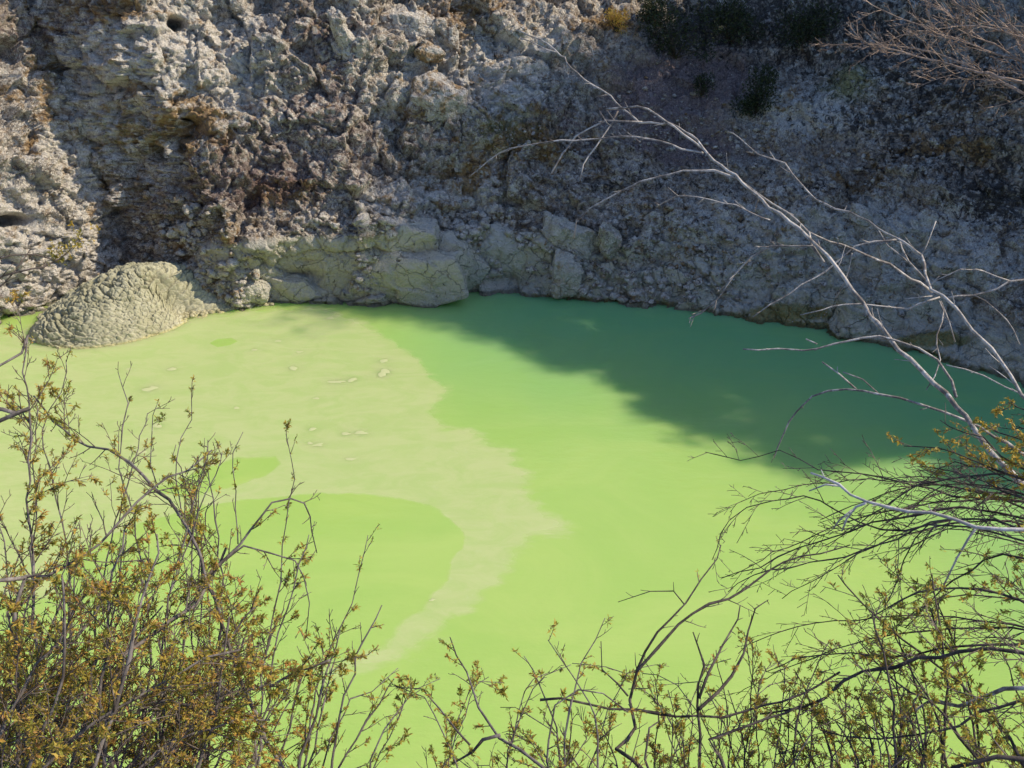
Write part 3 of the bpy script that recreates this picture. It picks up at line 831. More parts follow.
def leaf_material(name, cols, trans=.3):
    T = NT(name)
    t = T.attr('tint').outputs['Fac']
    n = T.noise(3.0, 3, .6)
    t = T.math('ADD', t, T.math('MULTIPLY', T.math('SUBTRACT', n, .5), .25))
    r = T.n.new('ShaderNodeValToRGB')
    r.color_ramp.elements[0].position = 0; r.color_ramp.elements[0].color = cols[0] + (1,)
    r.color_ramp.elements[1].position = 1; r.color_ramp.elements[1].color = cols[-1] + (1,)
    for i, c in enumerate(cols[1:-1]):
        e = r.color_ramp.elements.new((i + 1) / (len(cols) - 1)); e.color = c + (1,)
    T.t.links.new(t, r.inputs[0])
    T.fin(r.outputs[0], .55, spec=.35)
    tr = T.n.new('ShaderNodeBsdfTranslucent')
    T.t.links.new(r.outputs[0], tr.inputs[0])
    mx = T.n.new('ShaderNodeMixShader'); mx.inputs[0].default_value = trans
    T.t.links.new(T.p.outputs[0], mx.inputs[1]); T.t.links.new(tr.outputs[0], mx.inputs[2])
    T.t.links.new(mx.outputs[0], T.n['Material Output'].inputs[0])
    return T.m
def bark(name, a, b, scale=30):
    T = NT(name)
    n = T.noise(scale, 6, .7, vec=T.mapping((1.4, 1, .6)))
    n2 = T.noise(scale * .22, 5, .65, dist=.6)
    f = T.ss(T.math('ADD', T.math('MULTIPLY', n, .45), T.math('MULTIPLY', n2, .55)), .40, .60)
    c = T.mix(f, a, b)
    li = T.noise(scale * .9, 3, .6)
    c = T.mix(T.math('MULTIPLY', T.ss(li, .60, .68), .55), c, tuple(min(.7, x * 1.6 + .03) for x in b))
    return T.fin(c, .85, T.bump(T.math('ADD', n, n2), .8, .006), .25)
M_DARKLEAF = leaf_material('dark_evergreen_leaves', [(0.014, 0.022, 0.011), (0.032, 0.048, 0.017), (0.07, 0.08, 0.026)], .15)
M_OLIVE = leaf_material('olive_leaves', [(0.18, 0.21, 0.035), (0.37, 0.36, 0.055), (0.54, 0.41, 0.065), (0.50, 0.27, 0.06)], .42)
M_GOLD = leaf_material('golden_leaves', [(0.20, 0.19, 0.03), (0.42, 0.33, 0.045), (0.58, 0.38, 0.05)], .32)
M_RUST = leaf_material('rusty_leaves', [(0.24, 0.25, 0.04), (0.42, 0.37, 0.06), (0.60, 0.43, 0.08), (0.52, 0.28, 0.085)], .42)
M_BARK = bark('grey_bark', (0.075, 0.062, 0.055), (0.20, 0.175, 0.16))
M_TWIG = bark('brown_twigs', (0.075, 0.058, 0.047), (0.21, 0.165, 0.135))
M_BLACKBARK = bark('dark_bark', (0.03, 0.025, 0.022), (0.11, 0.088, 0.076))
M_DEAD = bark('bleached_dead_wood', (0.15, 0.128, 0.114), (0.58, 0.53, 0.48))
M_BLEACH = bark('white_dead_wood', (0.34, 0.31, 0.29), (0.72, 0.68, 0.65))
M_DRY = bark('dry_brown_twigs', (0.20, 0.14, 0.105), (0.42, 0.32, 0.25))

# ------------------------------------------------------------------ dark shrubs on the far slope
def far_shrub(px, py, w, h, seed, label, n=2200, leafL=.16, mat=None, tint=(0, 1)):
    rng = random.Random(seed)
    P, N = on_rock(px, py + h / .0467 * .36)
    root = empty('evergreen_shrub', tuple(P))
    tag(root, label, 'shrub', 'shrubs on the far slope')
    T = Tubes(); Lv = Leaves()
    lumps = []
    for i in range(11):
        a = rng.random() * 6.28; r = w * .36 * rng.random() ** .6
        c = Vector((math.cos(a) * r, math.sin(a) * r * .8, h * (.06 + .74 * rng.random())))
        lumps.append((c, w * (.13 + .12 * rng.random())))
        pts = [Vector((0, 0, -.2)), c * .5 + Vector((rng.gauss(0, .08), rng.gauss(0, .08), 0)), c]
        T.tube(pts, [.05, .03, .012], 5)
    for i in range(n):
        c, r = rng.choice(lumps)
        d = Vector((rng.gauss(0, 1), rng.gauss(0, 1), rng.gauss(0, 1))).normalized()
        p = c + Vector((d.x, d.y, d.z * .8)) * r * (rng.random() ** .45 * 1.25)
        dd = (d + Vector((rng.gauss(0, .5), rng.gauss(0, .5), rng.gauss(0, .5) + .3))).normalized()
        Lv.leaf(p, dd, Vector((rng.gauss(0, 1), rng.gauss(0, 1), 1)), leafL * (.6 + .8 * rng.random()), leafL * .42, tint[0] + (tint[1] - tint[0]) * rng.random())
    T.build('stem', M_BLACKBARK, root); Lv.build('foliage', mat or M_DARKLEAF, root)
far_shrub(754, 88, 2.7, 2.6, 1, 'round dark green shrub standing alone on the shaded slope')
far_shrub(678, 30, 4.0, 2.8, 2, 'dark shrub at the top edge above the bare reddish gravel')
far_shrub(732, 20, 3.6, 2.2, 3, 'low dark shrub right of the one above the reddish gravel')
far_shrub(800, 24, 3.6, 2.0, 4, 'dark spreading shrub high on the slope above the round lone shrub')
far_shrub(703, 88, 1.2, .9, 5, 'small brownish shrub on the gravel left of the round lone shrub', 700, .12)
far_shrub(620, 22, 1.4, .9, 6, 'small rust-brown shrub on the ledge at the top middle', 700, .12, M_RUST, (.4, 1))
far_shrub(652, 8, 1.8, 1.2, 7, 'dark bush touching the top edge beside the rust-brown shrub', 1000, .14)

# ------------------------------------------------------------------ dry grass and brush hanging on the wall
def dry_brush():
    rng = random.Random(5)
    T = Tubes()
    for (cx, cy, rx, ry, n) in [(140, 243, 22, 14, 220), (40, 175, 30, 14, 160), (60, 215, 26, 10, 110), (850, 190, 30, 20, 120), (25, 120, 18, 20, 90), (560, 160, 30, 20, 70), (170, 205, 20, 10, 60)]:
        for i in range(n):
            x, y = rng.gauss(cx, rx * .6), rng.gauss(cy, ry * .6)
            P, N = on_rock(x, y)
            P = Vector(P); N = Vector(N)
            d = (N * .8 + Vector((rng.gauss(0, .5), rng.gauss(0, .3), .35 + rng.gauss(0, .3)))).normalized()
            L = .18 + .42 * rng.random()
            pts = [P - N * .03 + d * 0, P + d * L * .5, P + d * L * .85 + Vector((0, 0, -L * .25)), P + d * L + Vector((rng.gauss(0, .05), 0, -L * .6))]
            T.tube(pts, [.009, .008, .006, .003], 3)
    o = T.build('dry_grass', M_TWIG, None)
    tag(o, 'tufts of dry brown grass clinging to the rock wall', 'grass', kind='stuff')
dry_brush()

# ------------------------------------------------------------------ wood on the crater rim outside the picture: it throws the ragged shadow on the water
def rim_wood():
    rng = random.Random(8)
    T = Tubes(); Lv = Leaves()
    spec = [(42.5, 19.6, 5.0), (39, 18.6, 6.5), (36, 19.8, 9.0), (33, 18.6, 10.4), (31.5, 21, 10.4), (30, 19.5, 10.6), (28.5, 19, 10.6), (29, 23.5, 9.6), (27, 18.4, 9.6), (28, 21, 9.8), (25.5, 18.4, 7.4), (24, 19.0, 5.4),
            (22.8, 18.4, 5.6), (21, 18.2, 5.0), (19.4, 18.4, 4.6), (17.8, 18.6, 4.3), (16.2, 18.2, 4.3), (14.5, 18, 4.2), (34, 22.5, 10.6), (32, 18.4, 10.8), (29.2, 18.2, 10.8), (30.5, 22.5, 10.4), (27.6, 19.4, 9.8), (25.5, 21.5, 7.4), (22.5, 20.5, 4.5), (12, 17.5, 3.9), (9.5, 17, 3.9), (7, 17, 3.9), (4.5, 17, 4.2), (2, 17.5, 3)]
    for (deg, run, h) in spec:
        a = R_(deg)
        r = float(shore_r(np.array([a]))[0]) + run
        x, y = CEN[0] + r * math.cos(a), CEN[1] + r * math.sin(a)
        b = Vector((x, y, ground_z(x, y) - .3))
        T.tube([b, b + Vector((.2, 0, h * .4)), b + Vector((rng.gauss(0, .3), rng.gauss(0, .3), h * .85))], [.16, .12, .04], 6)
        for i in range(20):
            c = b + Vector((rng.gauss(0, .19 * h), rng.gauss(0, .11 * h), h * (.4 + .5 * rng.random())))
            T.tube([b + Vector((0, 0, h * .35)), (b + c) * .5 + Vector((0, 0, h * .1)), c], [.06, .04, .015], 4)
            rr = .13 * h * (.7 + .6 * rng.random())
            for j in range(110):
                d = Vector((rng.gauss(0, 1), rng.gauss(0, 1), rng.gauss(0, .7)))
                Lv.leaf(c + d * rr * .6, d.normalized(), Vector((rng.gauss(0, 1), rng.gauss(0, 1), 1)), .34, .15, rng.random())
    o = Lv.build('rim_woodland', M_DARKLEAF, None)
    tag(o, 'wood of dark evergreen trees along the crater rim', 'woodland', kind='stuff')
    t = T.build('trunks', M_BLACKBARK, o); tag(t, kind='stuff')
rim_wood()

# ------------------------------------------------------------------ shrubs and branches on the near rim
def V(*a): return Vector(a)
def path(px, dep, jit=0.0, rng=None, step=0.05):
    """smooth 3-D branch through pixel points; dep is a start/end depth or a list"""
    n = len(px)
    if not isinstance(dep, (list, tuple)): dep = (dep, dep)
    dd = np.interp(np.linspace(0, 1, n), np.linspace(0, 1, len(dep)), dep)
    P = [Vector(at_depth(x, y, d)) for (x, y), d in zip(px, dd)]
    return spline(P, step, jit, rng)
def spline(P, step=0.05, jit=0.0, rng=None):
    out = []
    n = len(P)
    for i in range(n - 1):
        p0, p1, p2, p3 = P[max(i - 1, 0)], P[i], P[i + 1], P[min(i + 2, n - 1)]
        m = max(1, int((p2 - p1).length / step))
        for k in range(m):
            t = k / m
            q = .5 * ((2 * p1) + (p2 - p0) * t + (2 * p0 - 5 * p1 + 4 * p2 - p3) * t * t + (3 * p1 - p0 - 3 * p2 + p3) * t ** 3)
            if jit and rng and (i or k): q = q + V(rng.gauss(0, jit), rng.gauss(0, jit), rng.gauss(0, jit))
            out.append(q)
    out.append(P[-1].copy())
    return out
def taper(n, r0, r1, pw=1.0):
    return [r1 + (r0 - r1) * (1 - i / max(1, n - 1)) ** pw for i in range(n)]

class Plant:
    def __init__(self, kind, root_xy, label, cat, seed, bark_m, twig_m, leaf_m=None, group=None):
        self.rng = random.Random(seed)
        self.root = V(root_xy[0], root_xy[1], ground_z(*root_xy) - .08)
        self.e = empty(kind, tuple(self.root))
        tag(self.e, label, cat, group)
        self.B, self.W, self.L = Tubes(), Tubes(), Leaves()
        self.mats = (bark_m, twig_m, leaf_m)
        self.tint = (0, 1)
        self.leafL, self.leafW = .0128, .0041
    def loc(self, pts): return [p - self.root for p in pts]
    def stem(self, px, dep, r0, r1, rooted=True, n=7, jit=.004):
        pts = path(px, dep, jit, self.rng)
        rad = [q * (1 + .30 * max(0, self.rng.gauss(0, 1) - .7)) for q in taper(len(pts), r0, r1)]
        if rooted:                                           # carry the branch on down to the ground
            a = pts[0]; d = (pts[0] - pts[min(3, len(pts) - 1)]).normalized()
            mid = a + d * (.35 * (a - self.root).length)
            low = spline([self.root, self.root * .45 + mid * .55, a], .12)[:-1]
            rad = taper(len(low) + 1, r0 * 1.6, r0)[:-1] + rad
            pts2 = low + pts
        else: pts2 = pts
        self.B.tube(self.loc(pts2), rad, n)
        return pts, rad[-len(pts):]
    def bough(self, px, dep, r0, r1, n=5, jit=.003):
        return self.stem(px, dep, r0, r1, False, n, jit)
    def cluster(self, p, d, k=7, spread=1.0, s=1.0):
        rng = self.rng
        t0 = self.tint[0] + (self.tint[1] - self.tint[0]) * rng.random()
        s = s * rng.choice((.5, .7, .9, 1.0, 1.3)); spread = spread * rng.uniform(.6, 1.5)
        for i in range(k):
            q = (d * rng.uniform(.1, 1.0) + V(rng.gauss(0, .7), rng.gauss(0, .7), rng.gauss(0, .6)) * spread).normalized()
            o = d * (-.022 * rng.random())
            self.L.leaf(p + o - self.root, q, V(rng.gauss(0, .5), rng.gauss(0, .5), 1), self.leafL * rng.uniform(.6, 1.25) * s, self.leafW * rng.uniform(.8, 1.2) * s, min(1, max(0, t0 + rng.gauss(0, .2))))
    def twigs(self, pts, rad, level, length, spacing, start=.15, trop=V(0, 0, .25), ang=(25, 60), leafy=.5, zig=.10, rmin=.0011, leafk=(9, 16), flat=None, side=None, density=None):
        rng = self.rng
        acc = rng.random() * spacing
        n = len(pts)
        tot = sum((pts[i + 1] - pts[i]).length for i in range(n - 1))
        s = 0
        for i in range(n - 1):
            seg = pts[i + 1] - pts[i]
            L = seg.length
            if L < 1e-6: continue
            t = seg / L
            while acc < L:
                f = (s + acc) / tot
                p = pts[i] + t * acc
                acc += spacing * rng.uniform(.5, 1.6)
                if f < start: continue
                a = R_(rng.uniform(*ang))
                u = t.orthogonal().normalized()
                u.rotate(Matrix.Rotation(rng.random() * 6.283, 3, t))
                d = (t * math.cos(a) + u * math.sin(a))
                if side is not None: d = (d + side * .5).normalized()
                ll = length * rng.uniform(.35, 1.15) * (1 - .45 * f)
                lf = leafy * rng.choice((0, .35, 1.0, 1.35, 1.7)) if level >= 1 else leafy
                self.twig(p, d, min(rad[i] * .7, .0016 + ll * .0042), ll, level, trop, lf, zig, rmin, leafk, spacing)
            acc -= L
            s += L
    def twig(self, p, d, r, L, level, trop, leafy, zig, rmin, leafk, spacing):
        rng = self.rng
        m = max(3, int(L / .035))
        pts = [p]; q = p.copy(); d = d.normalized()
        for k in range(m):
            d = (d + trop * (.55 / m) + V(rng.gauss(0, zig), rng.gauss(0, zig), rng.gauss(0, zig))).normalized()
            q = q + d * (L / m)
            pts.append(q.copy())
        rads = taper(len(pts), max(r, rmin), rmin * .8)
        self.W.tube(self.loc(pts), rads, 4 if r > .003 else 3)
        if level > 0:
            self.twigs(pts, rads, level - 1, L * .5, max(.022, spacing * .62), .18, trop, (25, 58), leafy, zig, rmin, leafk)
        if leafy > 0 and level <= 1:
            if rng.random() < leafy: self.cluster(pts[-1], d, rng.randint(*leafk))
            for k in range(1, len(pts) - 1):
                if rng.random() < leafy * .45: self.cluster(pts[k], (d + V(rng.gauss(0, .5), rng.gauss(0, .5), .3)).normalized(), rng.randint(2, 5))
    def done(self):
        b, w, l = self.mats
        if self.B.v: self.B.build('branches', b, self.e)
        c = self.W.build('crown', w, self.e) if self.W.v else self.e
        if self.L.v: self.L.build('leaves', l, c)

GRP = 'shrubs growing along the near rim'
# ---- bottom left: big rusty shrub
S = Plant('manuka_shrub', (-1.15, 2.1), 'dense rusty-leaved shrub filling the bottom left corner of the view', 'shrub', 1, M_BARK, M_TWIG, M_RUST, GRP)
S.tint = (.05, .95)
mains = [
    ([(60, 830), (128, 768), (142, 745), (160, 700), (186, 660)], (2.5, 2.9), .008, .003, .34),
    ([(40, 860), (80, 745), (95, 659), (125, 654), (145, 639), (169, 623), (193, 605), (208, 584), (226, 548)], (2.6, 3.1), .012, .005, .26),
    ([(20, 850), (18, 700), (15, 632), (18, 608), (24, 578), (47, 573), (74, 561), (101, 543), (126, 520), (151, 488), (187, 470), (212, 450)], (2.5, 3.0), .010, .003, .2),
    ([(-60, 600), (0, 579), (24, 578)], (2.5, 2.6), .008, .006, .12),
    ([(120, 860), (110, 760), (71, 742), (40, 700), (10, 690)], (2.4, 2.7), .007, .003, .3),
    ([(40, 860), (100, 760), (150, 706), (208, 705), (252, 690), (291, 676), (330, 660)], (2.7, 2.6), .008, .003, .3),
    ([(-30, 880), (30, 720), (36, 640), (30, 560), (28, 480), (32, 420), (24, 372), (28, 335)], (2.7, 3.1), .008, .0025, .24),
    ([(-60, 860), (-10, 760), (20, 690), (60, 640), (80, 600)], (2.3, 2.6), .007, .003, .3),
    ([(90, 860), (140, 770), (190, 735), (236, 720), (270, 720)], (2.4, 2.6), .006, .003, .3),
    ([(-20, 850), (30, 780), (95, 720), (150, 690), (205, 660), (240, 650)], (2.3, 2.5), .007, .003, .28),
]
for px, dep, r0, r1, ln in mains:
    p, r = S.stem(px, dep, r0 * .66, r1 * .75, px[0][1] > 700)
    S.twigs(p, r, 2, ln * 1.15, .036, .08, V(.10, 0, .35), leafy=.9)
for i in range(24):
    x0 = S.rng.uniform(-140, 210); x1 = x0 + S.rng.uniform(0, 110)
    y1 = S.rng.uniform(max(400, 460 + max(0, x1 - 60) * .75), 700)
    d0 = S.rng.uniform(2.2, 3.2)
    p, r = S.stem([(x0 - 20, 880), (x0, 790), ((x0 + x1) / 2 + S.rng.uniform(-20, 20), (780 + y1) / 2), (x1, y1)], (d0, d0 + S.rng.uniform(0, .4)), .006, .002)
    S.twigs(p, r, 2, .25, .042, .12, V(.1, 0, .35), leafy=.95)
p, r = S.bough([(28, 335), (20, 352), (-10, 372), (-50, 380)], (3.1, 3.0), .004, .003)
p, r = S.bough([(-50, 404), (0, 408), (16, 414), (30, 408), (-10, 424), (-50, 420)], (2.9, 2.9), .006, .006)
S.done()
# ---- thin branch at the left edge
S = Plant('manuka_shrub', (-2.9, 2.7), 'thin dark branch tipped with a yellow leaf tuft before the pale rock', 'branch', 11, M_BLACKBARK, M_TWIG, M_GOLD, GRP)
for px, dep in [([(-160, 420), (-60, 320), (5, 275), (45, 268), (70, 250), (82, 238)], (3.1, 3.4)), ([(-160, 400), (-50, 280), (10, 256), (36, 253), (62, 262)], (3.1, 3.4)), ([(-160, 400), (-60, 330), (0, 284), (16, 268), (30, 250)], (3.1, 3.3))]:
    p, r = S.stem(px, dep, .0055, .0018); S.twigs(p, r, 0, .08, .07, .5, leafy=.15)
    if px[-1][0] > 80:
        for k in range(46): S.cluster(p[-1 - (k % 3)] + V(S.rng.gauss(0, .032), S.rng.gauss(0, .02), S.rng.gauss(0, .022) + .02), V(S.rng.gauss(0, .6), 0, 1).normalized(), 9)
S.done()
# ---- bottom left, its taller olive neighbour
S = Plant('manuka_shrub', (-.35, 2.15), 'open olive-leaved shrub with fine grey stems reaching over the pale scum', 'shrub', 2, M_BARK, M_TWIG, M_OLIVE, GRP)
S.tint = (.1, .8)
mains = [
    ([(330, 850), (250, 700), (199, 550), (182, 517), (158, 488), (129, 462), (108, 450), (88, 447), (66, 430), (47, 412), (34, 396)], (2.8, 3.3), .009, .003, .24),
    ([(100, 870), (145, 720), (130, 650), (148, 638), (183, 612), (206, 579), (238, 544), (273, 503), (291, 500), (303, 503), (311, 516), (314, 532), (317, 553)], (2.9, 3.2), .011, .0018, .16),
    ([(206, 579), (244, 546), (268, 553), (294, 562), (306, 576), (308, 606), (306, 638)], (3.05, 3.1), .005, .0015, .14),
    ([(250, 850), (258, 720), (270, 640), (284, 547), (290, 503), (292, 460), (286, 434)], (3.0, 3.2), .005, .0013, .09),
    ([(290, 860), (318, 690), (338, 635), (352, 605), (360, 575), (368, 535)], (2.9, 3.1), .005, .0013, .10),
    ([(320, 860), (340, 720), (364, 640), (382, 605)], (2.7, 2.8), .006, .0018, .09),
    ([(290, 860), (330, 740), (352, 700), (372, 690), (398, 668)], (2.7, 2.9), .005, .0013, .10),
    ([(360, 860), (372, 760), (392, 716), (420, 690)], (2.6, 2.8), .005, .0013, .10),
    ([(130, 860), (150, 650), (140, 560), (128, 500), (118, 450), (126, 405), (118, 372)], (3.0, 3.3), .006, .0015, .16),
    ([(200, 870), (214, 700), (222, 600), (216, 520), (208, 470), (208, 440)], (2.9, 3.2), .006, .0015, .16),
    ([(182, 517), (176, 460), (190, 420), (192, 382)], (3.1, 3.2), .003, .0011, .06),
    ([(158, 488), (150, 440), (158, 402)], (3.2, 3.2), .003, .0011, .06),
    ([(238, 544), (236, 490), (233, 452), (243, 432)], (3.1, 3.2), .003, .0011, .06),
    ([(60, 860), (70, 650), (66, 540), (50, 470), (40, 430), (62, 392), (66, 360)], (2.9, 3.2), .006, .0015, .17),
]
for px, dep, r0, r1, ln in mains:
    p, r = S.stem(px, dep, r0 * .72, r1 * .85, px[0][1] > 800)
    S.twigs(p, r, 1 if ln < .14 else 2, ln, .05, .2, V(.05, 0, .35), leafy=.55)
for i in range(16):
    x0 = S.rng.uniform(40, 340); x1 = x0 + S.rng.uniform(10, 90)
    y1 = S.rng.uniform(500 + max(0, x1 - 180) * .8, 720)
    d0 = S.rng.uniform(2.5, 3.2)
    p, r = S.stem([(x0 - 20, 880), (x0, 800), ((x0 + x1) / 2, (800 + y1) / 2), (x1, y1)], (d0, d0 + .2), .005, .0018)
    S.twigs(p, r, 2, .19, .048, .2, V(.05, 0, .35), leafy=.65)
for i in range(14):
    x0 = S.rng.uniform(-60, 300); x1 = x0 + S.rng.uniform(-30, 70)
    y1 = S.rng.uniform(400, 470) + max(0, x1 - 130) * .55; d0 = S.rng.uniform(2.7, 3.3)
    p, r = S.stem([(x0 + 10, 880), (x0, 790), ((x0 + x1) / 2 + S.rng.uniform(-25, 25), (780 + y1) / 2), (x1, y1)], (d0, d0 + .2), .0042, .0013)
    S.twigs(p, r, 2, .17, .055, .3, V(.05, 0, .3), leafy=.22)
S.done()
# ---- bottom middle: small sparse shrub
S = Plant('manuka_shrub', (.1, 2.0), 'low spread of short leafy sprigs along the middle of the bottom edge', 'shrub', 12, M_BARK, M_TWIG, M_OLIVE, GRP)
S.tint = (.1, .9)
for i in range(26):
    x1 = S.rng.uniform(385, 850)
    y1 = S.rng.uniform(650, 755) + (20 if x1 < 520 else 0); d0 = S.rng.uniform(2.5, 3.2)
    x0 = x1 + S.rng.choice((-1, 1)) * S.rng.uniform(20, 120)
    xm = x0 + (x1 - x0) * S.rng.uniform(.1, .45)
    p, r = S.stem([(x0, 900), (x0, 815), (xm, (795 + y1) / 2), ((xm + x1) / 2, y1 + 8), (x1, y1 + S.rng.uniform(-6, 12))], (d0, d0 + .2), .003, .0011)
    S.twigs(p, r, 1, S.rng.choice((.08, .12, .16)), .034, .3, V(S.rng.uniform(-.2, .2), 0, .25), leafy=S.rng.choice((.15, .5, .8, 1.0)))
S.done()
S = Plant('manuka_shrub', (.35, 2.1), 'small sparse shrub with thin leafy stems at the bottom middle', 'shrub', 3, M_BARK, M_TWIG, M_OLIVE, GRP)
S.tint = (.2, .9)
mains = [
    ([(590, 860), (541, 768), (500, 735), (481, 707), (467, 673), (450, 637)], (2.6, 2.9), .006, .0015, .10),
    ([(500, 735), (484, 738), (472, 752), (452, 764)], (2.65, 2.7), .004, .002, .04),
    ([(470, 745), (440, 712), (420, 690), (396, 687)], (2.7, 2.8), .003, .0012, .06),
    ([(556, 870), (548, 740), (553, 707), (577, 690), (604, 696), (628, 712)], (2.6, 2.7), .004, .0015, .10),
    ([(560, 860), (566, 740), (574, 690), (582, 662), (605, 618)], (2.7, 2.9), .004, .0012, .10),
    ([(580, 870), (556, 730), (540, 690), (524, 656)], (2.8, 2.9), .004, .0012, .10),
    ([(600, 870), (598, 760), (590, 700), (560, 660), (548, 640)], (2.6, 2.9), .004, .0012, .12),
]
for px, dep, r0, r1, ln in mains:
    p, r = S.stem(px, dep, r0, r1, px[0][1] > 800)
    S.twigs(p, r, 1, ln, .055, .2, V(0, 0, .3), leafy=.34)
S.done()
# ---- right of it: dark bare stems
S = Plant('manuka_shrub', (.75, 2.1), 'shrub with crooked black stems forking upward from the bottom edge', 'shrub', 4, M_BLACKBARK, M_TWIG, M_OLIVE, GRP)
S.tint = (.25, .8)
mains = [
    ([(650, 840), (639, 768), (634, 759), (616, 750), (624, 739), (635, 726), (628, 698), (637, 668), (658, 634), (684, 604), (703, 578), (718, 559), (721, 545)], (2.7, 3.1), .007, .0015, .06),
    ([(637, 671), (655, 648), (676, 626), (710, 604), (748, 589), (770, 570), (819, 553), (850, 545)], (2.8, 3.1), .004, .0018, .10),
    ([(628, 696), (616, 682), (601, 668), (601, 641)], (2.75, 2.8), .0028, .0012, .03),
    ([(684, 604), (673, 589), (650, 591), (618, 602)], (2.95, 3.0), .002, .001, .05),
    ([(700, 840), (699, 768), (701, 735), (697, 705), (703, 664), (693, 632)], (2.7, 2.8), .006, .0018, .05),
    ([(699, 709), (721, 694), (744, 656), (755, 608), (768, 600)], (2.75, 3.0), .005, .0014, .05),
    ([(699, 698), (706, 670), (722, 645), (736, 619), (740, 606)], (2.75, 3.0), .004, .0014, .05),
    ([(540, 700), (560, 701), (597, 705), (635, 711), (699, 716), (766, 709), (819, 684), (840, 672)], (2.8, 2.8), .003, .003, .06),
    ([(680, 840), (646, 760), (648, 730), (658, 722)], (2.65, 2.7), .005, .002, .05),
    ([(760, 860), (720, 760), (712, 740), (745, 725), (800, 706)], (2.6, 2.7), .005, .003, .08),
]
for px, dep, r0, r1, ln in mains:
    p, r = S.stem(px, dep, r0, r1, px[0][1] > 800)
    S.twigs(p, r, 0 if ln < .09 else 1, ln, .05, .2, V(0, 0, .25), leafy=.08)
for (x0, y0, x1, y1) in [(740, 800, 752, 640), (690, 800, 668, 690), (775, 800, 790, 690), (730, 800, 716, 650), (760, 800, 744, 632), (660, 800, 672, 715), (800, 800, 812, 700), (620, 800, 600, 720), (720, 800, 700, 740), (650, 800, 655, 680), (560, 800, 570, 700), (590, 800, 612, 712), (680, 800, 690, 700), (745, 800, 728, 690), (785, 800, 770, 720), (610, 800, 640, 730), (705, 800, 722, 720), (830, 800, 846, 690)]:
    d0 = S.rng.uniform(2.6, 3.1)
    p, r = S.stem([(x0, 860), (x0, y0), ((x0 + x1) / 2 + 5, (y0 + y1) / 2), (x1, y1)], (d0, d0 + .1), .003, .0012)
    S.twigs(p, r, 1, .12, .036, .2, V(0, 0, .3), leafy=.5)
S.done()
# ---- bottom right: dense green-gold shrub
S = Plant('manuka_shrub', (1.75, 2.2), 'dense tangled shrub with green-gold leaves filling the bottom right corner', 'shrub', 5, M_BLACKBARK, M_TWIG, M_OLIVE, GRP)
S.tint = (.0, .75)
mains = [
    ([(810, 860), (795, 753), (804, 702), (823, 654), (830, 640)], (2.6, 2.9), .005, .0016, .12),
    ([(1100, 690), (1024, 651), (960, 652), (921, 661), (865, 672), (804, 708), (760, 714)], (2.5, 2.9), .009, .003, .20),
    ([(1060, 640), (960, 648), (880, 655), (827, 654), (795, 658), (768, 671)], (2.7, 3.0), .006, .0014, .18),
    ([(1120, 700), (1024, 700), (940, 730), (880, 740), (820, 730)], (2.4, 2.7), .007, .002, .22),
    ([(1100, 800), (1024, 759), (970, 764), (930, 775)], (2.3, 2.4), .010, .005, .2),
    ([(1080, 860), (1010, 740), (960, 680), (900, 640), (860, 600), (838, 575)], (2.6, 3.0), .008, .002, .2),
    ([(1060, 870), (980, 760), (930, 700), (890, 680), (858, 640)], (2.5, 2.9), .007, .002, .2),
    ([(1100, 660), (1020, 600), (960, 590), (900, 600), (862, 622)], (2.8, 3.1), .007, .002, .2),
    ([(1090, 620), (1024, 560), (985, 560), (940, 590), (905, 628)], (2.8, 3.1), .006, .002, .2),
]
for px, dep, r0, r1, ln in mains:
    p, r = S.stem(px, dep, r0 * .68, r1 * .8, px[0][1] > 800 or px[0][0] > 1090)
    S.twigs(p, r, 2, ln, .046, .06, V(-.05, 0, .25), leafy=.8)
for i in range(28):
    x0 = S.rng.uniform(820, 1120); x1 = x0 - S.rng.uniform(-40, 80)
    y1 = S.rng.uniform(520 + max(0, 960 - x1) * .9, 730)
    d0 = S.rng.uniform(2.4, 3.2)
    p, r = S.stem([(x0 + 10, 880), (x0, 800), ((x0 + x1) / 2 + 10, (800 + y1) / 2), (x1, y1)], (d0, d0 + .2), .005, .0018)
    S.twigs(p, r, 2, .19, .05, .2, V(-.05, 0, .3), leafy=.85)
S.done()
# ---- right edge: fine dark drooping twigs with a golden spray above
S = Plant('manuka_shrub', (2.5, 2.6), 'drooping fine-twigged shrub with a golden leafy spray at the right edge', 'shrub', 6, M_BLACKBARK, M_TWIG, M_GOLD, GRP)
S.tint = (.2, 1)
mains = [
    ([(1130, 560), (1024, 520), (960, 508), (900, 520), (850, 530), (800, 548), (760, 568), (722, 578)], (3.0, 3.4), .006, .0014, .2),
    ([(1130, 570), (1024, 530), (950, 520), (880, 545), (830, 560), (770, 570), (728, 592)], (2.9, 3.3), .005, .0012, .2),
    ([(1100, 560), (1000, 535), (930, 525), (905, 560), (880, 620)], (2.9, 3.2), .005, .0012, .2),
    ([(1100, 540), (1000, 500), (930, 485), (870, 500), (820, 520)], (3.1, 3.5), .005, .0012, .2),
    ([(1100, 520), (1000, 490), (920, 475), (880, 480), (840, 462)], (3.1, 3.5), .004, .001, .16),
    ([(1000, 500), (930, 490), (880, 478), (820, 470), (780, 450), (740, 462), (705, 452)], (3.2, 3.6), .004, .001, .16),
    ([(950, 520), (880, 530), (820, 500), (770, 500), (730, 520), (712, 560)], (3.1, 3.4), .004, .001, .18),
]
for px, dep, r0, r1, ln in mains:
    p, r = S.stem(px, dep, r0 * .75, r1, px[0][0] > 1090)
    S.twigs(p, r, 2, ln, .047, .10, V(-.15, 0, -.25), leafy=.0, zig=.06)
